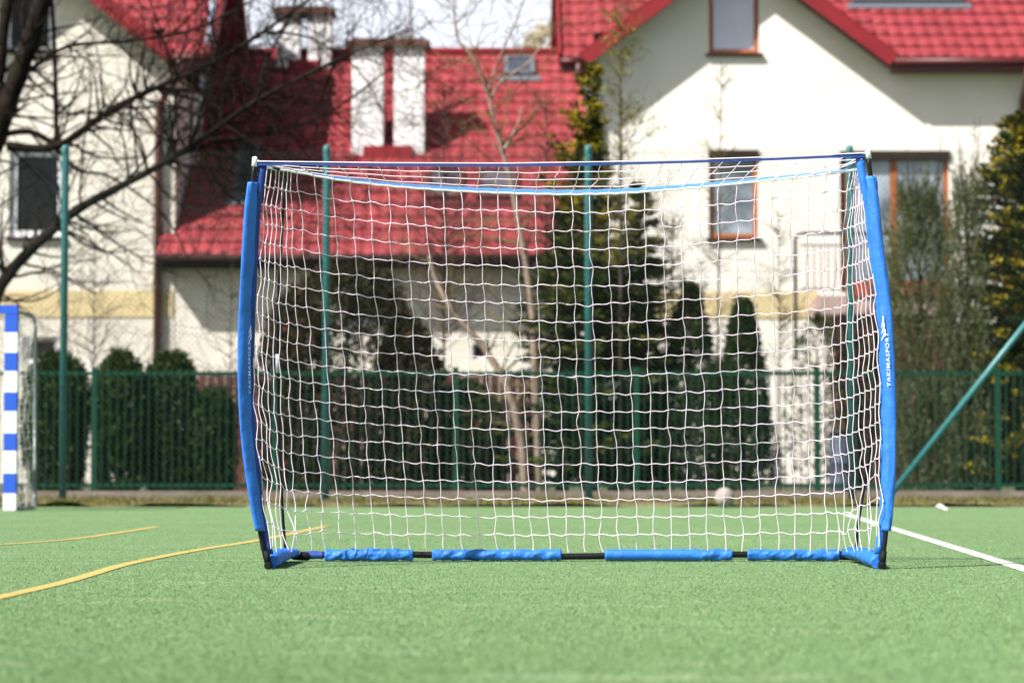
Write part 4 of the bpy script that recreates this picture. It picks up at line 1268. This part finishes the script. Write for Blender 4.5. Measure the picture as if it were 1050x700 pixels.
    for i in range(N):
        t = i / (N - 1); c = foot.lerp(back, .04 + .96 * t) + Vector((inn * .012, 0, .014 + .010 * math.sin(t * 3.1)))
        ring = []
        for j in range(16):
            a = 2 * math.pi * j / 16
            fl = .005 * mnoise.noise(Vector((math.cos(a) * 1.5, math.sin(a) * 1.5, t * 9 + (3 if key == 'L' else 0)))) + .0035 * math.sin(t * 40 + a * 2)
            rx = .034 + .030 * t + fl * 1.4; rz_ = .031 + .006 * math.sin(t * 6) + fl * 1.4
            z = c.z + rz_ * math.sin(a)
            ring.append((c.x + rx * math.cos(a), c.y, max(.004, z)))
        rings.append(ring)
    b.loft(rings); b.build('corner_cloth', root=goal)

# back bar: black with blue sleeves
xb0 = P(293, 571, GY + DB).x; xb1 = P(880, 571, GY + DB).x; zb_ = .032
b = MB(); b.use(M['black'])
b.tube([(xb0 + (xb1 - xb0) * k / 30, GY + DB, zb_ + .006 * math.sin(k * .35)) for k in range(31)], .0165, 10)
b.build('base_bar', root=goal)
for (a, c) in ((299, 318), (522, 527), (860, 882)):
    x0 = P(a, 571, GY + DB).x; x1 = P(c, 571, GY + DB).x
    b = MB(); b.use(M['rubber'])
    b.tube([(x0, GY + DB - .004, zb_), (x0 + .01, GY + DB - .004, zb_), (x1 - .01, GY + DB - .006, zb_ - .004), (x1, GY + DB - .006, zb_ - .004)], [.016, .023, .023, .016], 10)
    b.build('bar_joint', root=goal)
b = MB(); b.use(M['galv']); x0 = P(866, 571, GY + DB).x; x1 = P(878, 571, GY + DB).x; b.box(x0, x1, GY + DB - .0325, GY + DB - .028, zb_ - .006, zb_ + .008); b.build('joint_tag', root=goal)
for (a, c, smooth, tw_, seed) in ((300, 332, .3, .5, 5), (333, 424, .25, 1, 1), (443, 576, .6, .8, 2), (620, 751, 0, .9, 3), (766, 861, .7, .85, 4)):
    x0 = P(a, 571, GY + DB).x; x1 = P(c, 571, GY + DB).x
    N = int((x1 - x0) / .006); rings = []
    b = MB(); b.use(M['navy'] if seed == 5 else M['blue'])
    for i in range(N + 1):
        t = i / N; x = x0 + (x1 - x0) * t; ring = []
        wr = tw_ * (1 if seed != 3 else max(0.05, min(1, (t - .62) * 6)))
        if seed == 2: wr *= 1.0 if t < .95 else .7
        for j in range(24):
            ang = 2 * math.pi * j / 24
            fold = .0045 * wr * math.sin(2 * ang + x * 55 + seed) * (.5 + mnoise.noise(Vector((x * 9, seed, 0)))) + .0045 * wr * mnoise.noise(Vector((x * 26 + .5 * ang, math.cos(ang) * 1.2, math.sin(ang) * 1.2 + seed))) \
                + .004 * wr * mnoise.noise(Vector((x * 70, math.cos(ang) * 2, math.sin(ang) * 2)))
            r = .0300 + fold - .005 * wr * abs(mnoise.noise(Vector((x * 30 + ang * 1.3, seed * 3 + math.sin(ang), 1.5)))) * 2 + .004 * mnoise.noise(Vector((x * 5, seed * 7, 0))) + (.004 * (1 - t) if seed == 1 else 0)
            if seed == 5: r *= .68
            if i in (0, N): r *= .72
            z = zb_ + .002 + r * math.sin(ang)
            ring.append((x, GY + DB + r * 1.05 * math.cos(ang), max(.004, z)))
        rings.append(ring)
    b.loft(rings); b.build('bar_sleeve', root=goal)

# crossbar strap
b = MB(); b.use(M['navy'])
sp_ = [(262, 167), (300, 168.2), (400, 169.4), (520, 169.8), (620, 168.3), (700, 166.2), (790, 163.4), (850, 160.8), (888, 158.6)]
pts = [P(x, y, GY) for x, y in sp_]
ring = []
for i, p in enumerate(pts):
    hh = .0055 if 0 < i < len(pts) - 1 else .014
    ring.append([p + Vector((0, -.003, hh)), p + Vector((0, .004, hh)), p + Vector((0, .004, -hh)), p + Vector((0, -.003, -hh))])
b.loft(ring, True, False); b.build('crossbar_strap', root=goal)

# net --------------------------------------------------------------
band = [(268, 169.5), (302, 174.5), (343, 182), (395, 188.5), (460, 193.5), (530, 196.5), (590, 197.5), (650, 195.5), (720, 190), (790, 183), (850, 176.5), (886, 171)]
def band_y(px):
    return interp([(x, y, 0) for x, y in band], px, 1)
def band_depth(px):
    t = max(0, min(1, (px - 268) / (886 - 268))); return .02 + .36 * (4 * t * (1 - t)) ** .7
# column positions across the mouth, near the top, at mid height and at the bar; the corners wrap round gradually
LT = [271, 274.5, 278, 282, 286, 290, 294, 298, 304, 322, 341]
LM = [261, 265.5, 270, 275, 280.5, 287, 295, 305, 318, 334, 351.5]
LB = [277, 281, 285, 289, 294, 300, 308, 320, 334, 350, 366.5]
RT = [812, 831, 848, 862, 872, 876, 878.5, 880.5, 882, 883.5, 885, 886]
RM = [812.5, 829, 845, 855.5, 863.5, 870.5, 877, 882.5, 888, 893.5, 899, 904]
RB = [815, 831.5, 847, 858, 866, 872, 878, 884, 889, 893, 897, 900]
DL = [0, .117, .233, .35, .465, .58, .69, .79, .88, .95, 1.0]
DR = [1, .97, .93, .86, .77, .67, .56, .45, .34, .22, .11, 0]
def fill(a, c, n=25): return a + [a[-1] + (c[0] - a[-1]) * k / n for k in range(1, n)] + c
PT, PM, PB, DF = fill(LT, RT), fill(LM, RM), fill(LB, RB), fill(DL, DR)
NC = len(PT) - 1
NS = 8; NBK = NC - 17
ROWS = 20
def quad(a, m, c, v):
    vm = .45
    return a * (v - vm) * (v - 1) / (vm) + m * v * (v - 1) / (vm * (vm - 1)) + c * v * (v - vm) / (1 - vm)
def net_pt(i, v):
    left = i < NC / 2
    T = P(PT[i], band_y(PT[i]) + 1.5, GY + band_depth(PT[i]))
    fr = DF[i]; side = 1 - fr
    zb = .05 + .05 * side ** 2
    e = abs(2 * i / NC - 1)
    env = min(1, (1 - v) / .14)
    z = T.z + (zb - T.z) * v + .085 * v * env * min(1, e ** 2.4 * 1.1)
    dep = band_depth(PT[i]) * (1 - v) ** 2 + fr * ((.42 + .44 * v ** .8 + .07 * math.sin(math.pi * v)) * (1 - (1 - v) ** 2))
    px = quad(PT[i], PM[i], PB[i], v)
    py = 178 + v * 384
    tab = LP if left else RP
    edge = interp(tab, max(188, py), 1) + (7.8 if left else -9.5)
    q0 = quad(PT[0], PM[0], PB[0], v) if left else quad(PT[-1], PM[-1], PB[-1], v)
    wv_ = min(1, v / .08) * min(1, (1 - v) / .08)
    px += (edge - q0) * side * wv_
    Y = GY + dep
    return Vector(((px - 525) / F * Y, Y, z)) if v > .001 else T
rnd = random.Random(21)
grid = []
for i in range(NC + 1):
    col = []
    for j in range(ROWS + 1):
        v = j / ROWS
        p = net_pt(i, v)
        side = DF[i] < .9
        sg = .0030 if not side else .0024
        if j in (0, ROWS): sg = .001
        if v > .80 and side: sg = .009
        elif v > .9: sg = .004
        p = p + Vector((.0035 * math.sin(j * 2.3 + i * .25) * (1.3 if side else .5), 0, .002 * math.sin(i * 1.7 + j * .4)))
        col.append(p + Vector((rnd.gauss(0, sg), rnd.gauss(0, sg * 1.5), rnd.gauss(0, sg * .7))))
    grid.append(col)
def cordpath(pts, rnd, amp_z, amp_x, sub=4, wave=0.0):
    out = []
    n = len(pts)
    for i in range(n - 1):
        p0 = pts[max(i - 1, 0)]; p1 = pts[i]; p2 = pts[i + 1]; p3 = pts[min(i + 2, n - 1)]
        oz = rnd.gauss(0, amp_z) ; ox = rnd.gauss(0, amp_x); oy = rnd.gauss(0, .004)
        s = rnd.choice((-1, 1))
        for k in range(sub):
            t = k / sub
            q = .5 * ((2 * p1) + (p2 - p0) * t + (2 * p0 - 5 * p1 + 4 * p2 - p3) * t * t + (3 * p1 - p0 - 3 * p2 + p3) * t ** 3)
            wv = math.sin(math.pi * t)
            w2 = math.sin(2 * math.pi * t)
            q = q + Vector((ox * wv, oy * wv, (oz - wave) * wv + w2 * wave * .9))
            out.append(q)
    out.append(pts[-1]); return out
CR = .0021
b = MB(); b.use(M['net'])
for i in range(0, NC + 1):
    b.tube(cordpath(grid[i], rnd, .0010, .0032 if DF[i] > .9 else .0024), CR, 5, False)
for j in range(1, ROWS):
    b.tube(cordpath([grid[i][j] for i in range(NC + 1)], rnd, .0018, .001, 4, .0038), CR, 5, False)
# knots
for i in range(NC + 1):
    for j in range(1, ROWS):
        p = grid[i][j]; b.tube([p - Vector((.004, 0, .003)), p, p + Vector((.004, 0, .003))], [.0023, .0036, .0023], 5)
# roof of the net between strap and band
NR = 4
tops = []
for i in range(NS, NS + NBK + 1):
    T = grid[i][0]; t = (i - NS) / NBK
    fx = 276 + (880 - 276) * (t + .012)
    fy = interp([(x, y, 0) for x, y in sp_], fx, 1)
    Fp = P(fx, fy, GY)
    tops.append([Fp.lerp(T, k / NR) + Vector((rnd.gauss(0, .005), 0, -.012 * math.sin(math.pi * k / NR) * 0)) for k in range(NR + 1)])
for col in tops: b.tube(cordpath(col, rnd, .001, .004, 3), CR, 5, False)
for k in range(1, NR):
    b.tube(cordpath([P(270, 169, GY)] + [c[k] for c in tops] + [P(884, 163, GY)], rnd, .0012, .001, 3, .0), CR * 1.05, 5, False)
b.tube([P(264, 165.5, GY - .006)] + [P(x, y - 2.3, GY - .004) for x, y in sp_[1:-1]] + [P(886, 157, GY - .006)], .0028, 5, False)
net = b.build('net', root=goal)
b = MB(); b.use(M['hem'])
pts = [P(268 + (886 - 268) * k / 90, band_y(268 + (886 - 268) * k / 90) + 1.8, GY + band_depth(268 + (886 - 268) * k / 90)) + Vector((0, 0, .0015 * math.sin(k * 2.1))) for k in range(91)]
b.tube(pts, .0056, 6); b.build('hem_rope', root=net)
b = MB(); b.use(M['hemblue']); rg = []
for k in range(91):
    px = 268 + (886 - 268) * k / 90; hw = .002 + .0065 * math.sin(math.pi * k / 90)
    p = pts[k] + Vector((0, -.002, .006 + hw)); rg.append([p + Vector((0, -.002, hw)), p + Vector((0, .002, hw)), p + Vector((0, .002, -hw)), p + Vector((0, -.002, -hw))])
b.loft(rg, True, False); b.build('hem_tape', root=net)

# lettering and emblem on the sleeves: real flat print laid on the cloth
cu = bpy.data.curves.new('lettering_source', 'FONT')
cu.body = 'YAKIMASPORT'; cu.size = 1.0; cu.space_character = 1.18; cu.resolution_u = 3; cu.offset = .004
tmp = bpy.data.objects.new('lettering_source', cu); C.objects.link(tmp)
dg = bpy.context.evaluated_depsgraph_get()
me0 = tmp.evaluated_get(dg).to_mesh()
tv = [tuple(v.co) for v in me0.vertices]; tf = [tuple(p.vertices) for p in me0.polygons]
tmp.evaluated_get(dg).to_mesh_clear()
bpy.data.objects.remove(tmp, do_unlink=True); bpy.data.curves.remove(cu)
tx0 = min(v[0] for v in tv); tx1 = max(v[0] for v in tv); th = max(v[1] for v in tv)
def subdivided(tv, tf): return tv, tf
for key, (yb0, yt0, hh, sx) in {'L': (404, 350, .0145, .004), 'R': (396.5, 341, .0165, .004)}.items():
    sd = sides[key]
    b = MB(); b.use(M['print'])
    for v in tv:
        u = (v[0] - tx0) / (tx1 - tx0); s = -(v[1] / th - .5) * hh
        py = yb0 + (yt0 - yb0) * u
        b.v.append(tuple(sleeve_point(sd, py, s + (.006 if key == 'R' else 0))))
    for f in tf: b.face(f)
    sl_obj = [o for o in goal.children if o.name.startswith('sleeve')][0 if key == 'L' else 1]
    b.build('printed_lettering', root=sl_obj)
    b = MB(); b.use(M['print'])
    H0, H1 = ((352, 333) if key == 'L' else (349, 324))
    # three nested crescents rising to a point
    for k in range(3):
        base = H0 + (H1 - H0) * (.0 + .26 * k); tip = H0 + (H1 - H0) * (.55 + .225 * k)
        m = 10; wdt = (.020 - .004 * k) * (1 if key == 'L' else .95)
        prev = None
        for q in range(m + 1):
            t = q / m
            so_ = (-.012 if key == 'R' else 0) - wdt * .55 + wdt * 1.15 * math.sin(t * 2.2) ** 1.0
            py = base + (tip - base) * t
            th_ = .0052 * math.sin(math.pi * min(1, t * .85 + .08))
            a_ = sleeve_point(sd, py, so_ - th_); c_ = sleeve_point(sd, py, so_ + th_ * .6)
            i0 = len(b.v); b.v += [tuple(a_), tuple(c_)]
            if prev is not None: b.face((prev, prev + 1, i0 + 1, i0))
            prev = i0
    b.build('printed_emblem', root=sl_obj)

# remove helper properties
for o in bpy.data.objects:
    if '_o' in o: del o['_o']
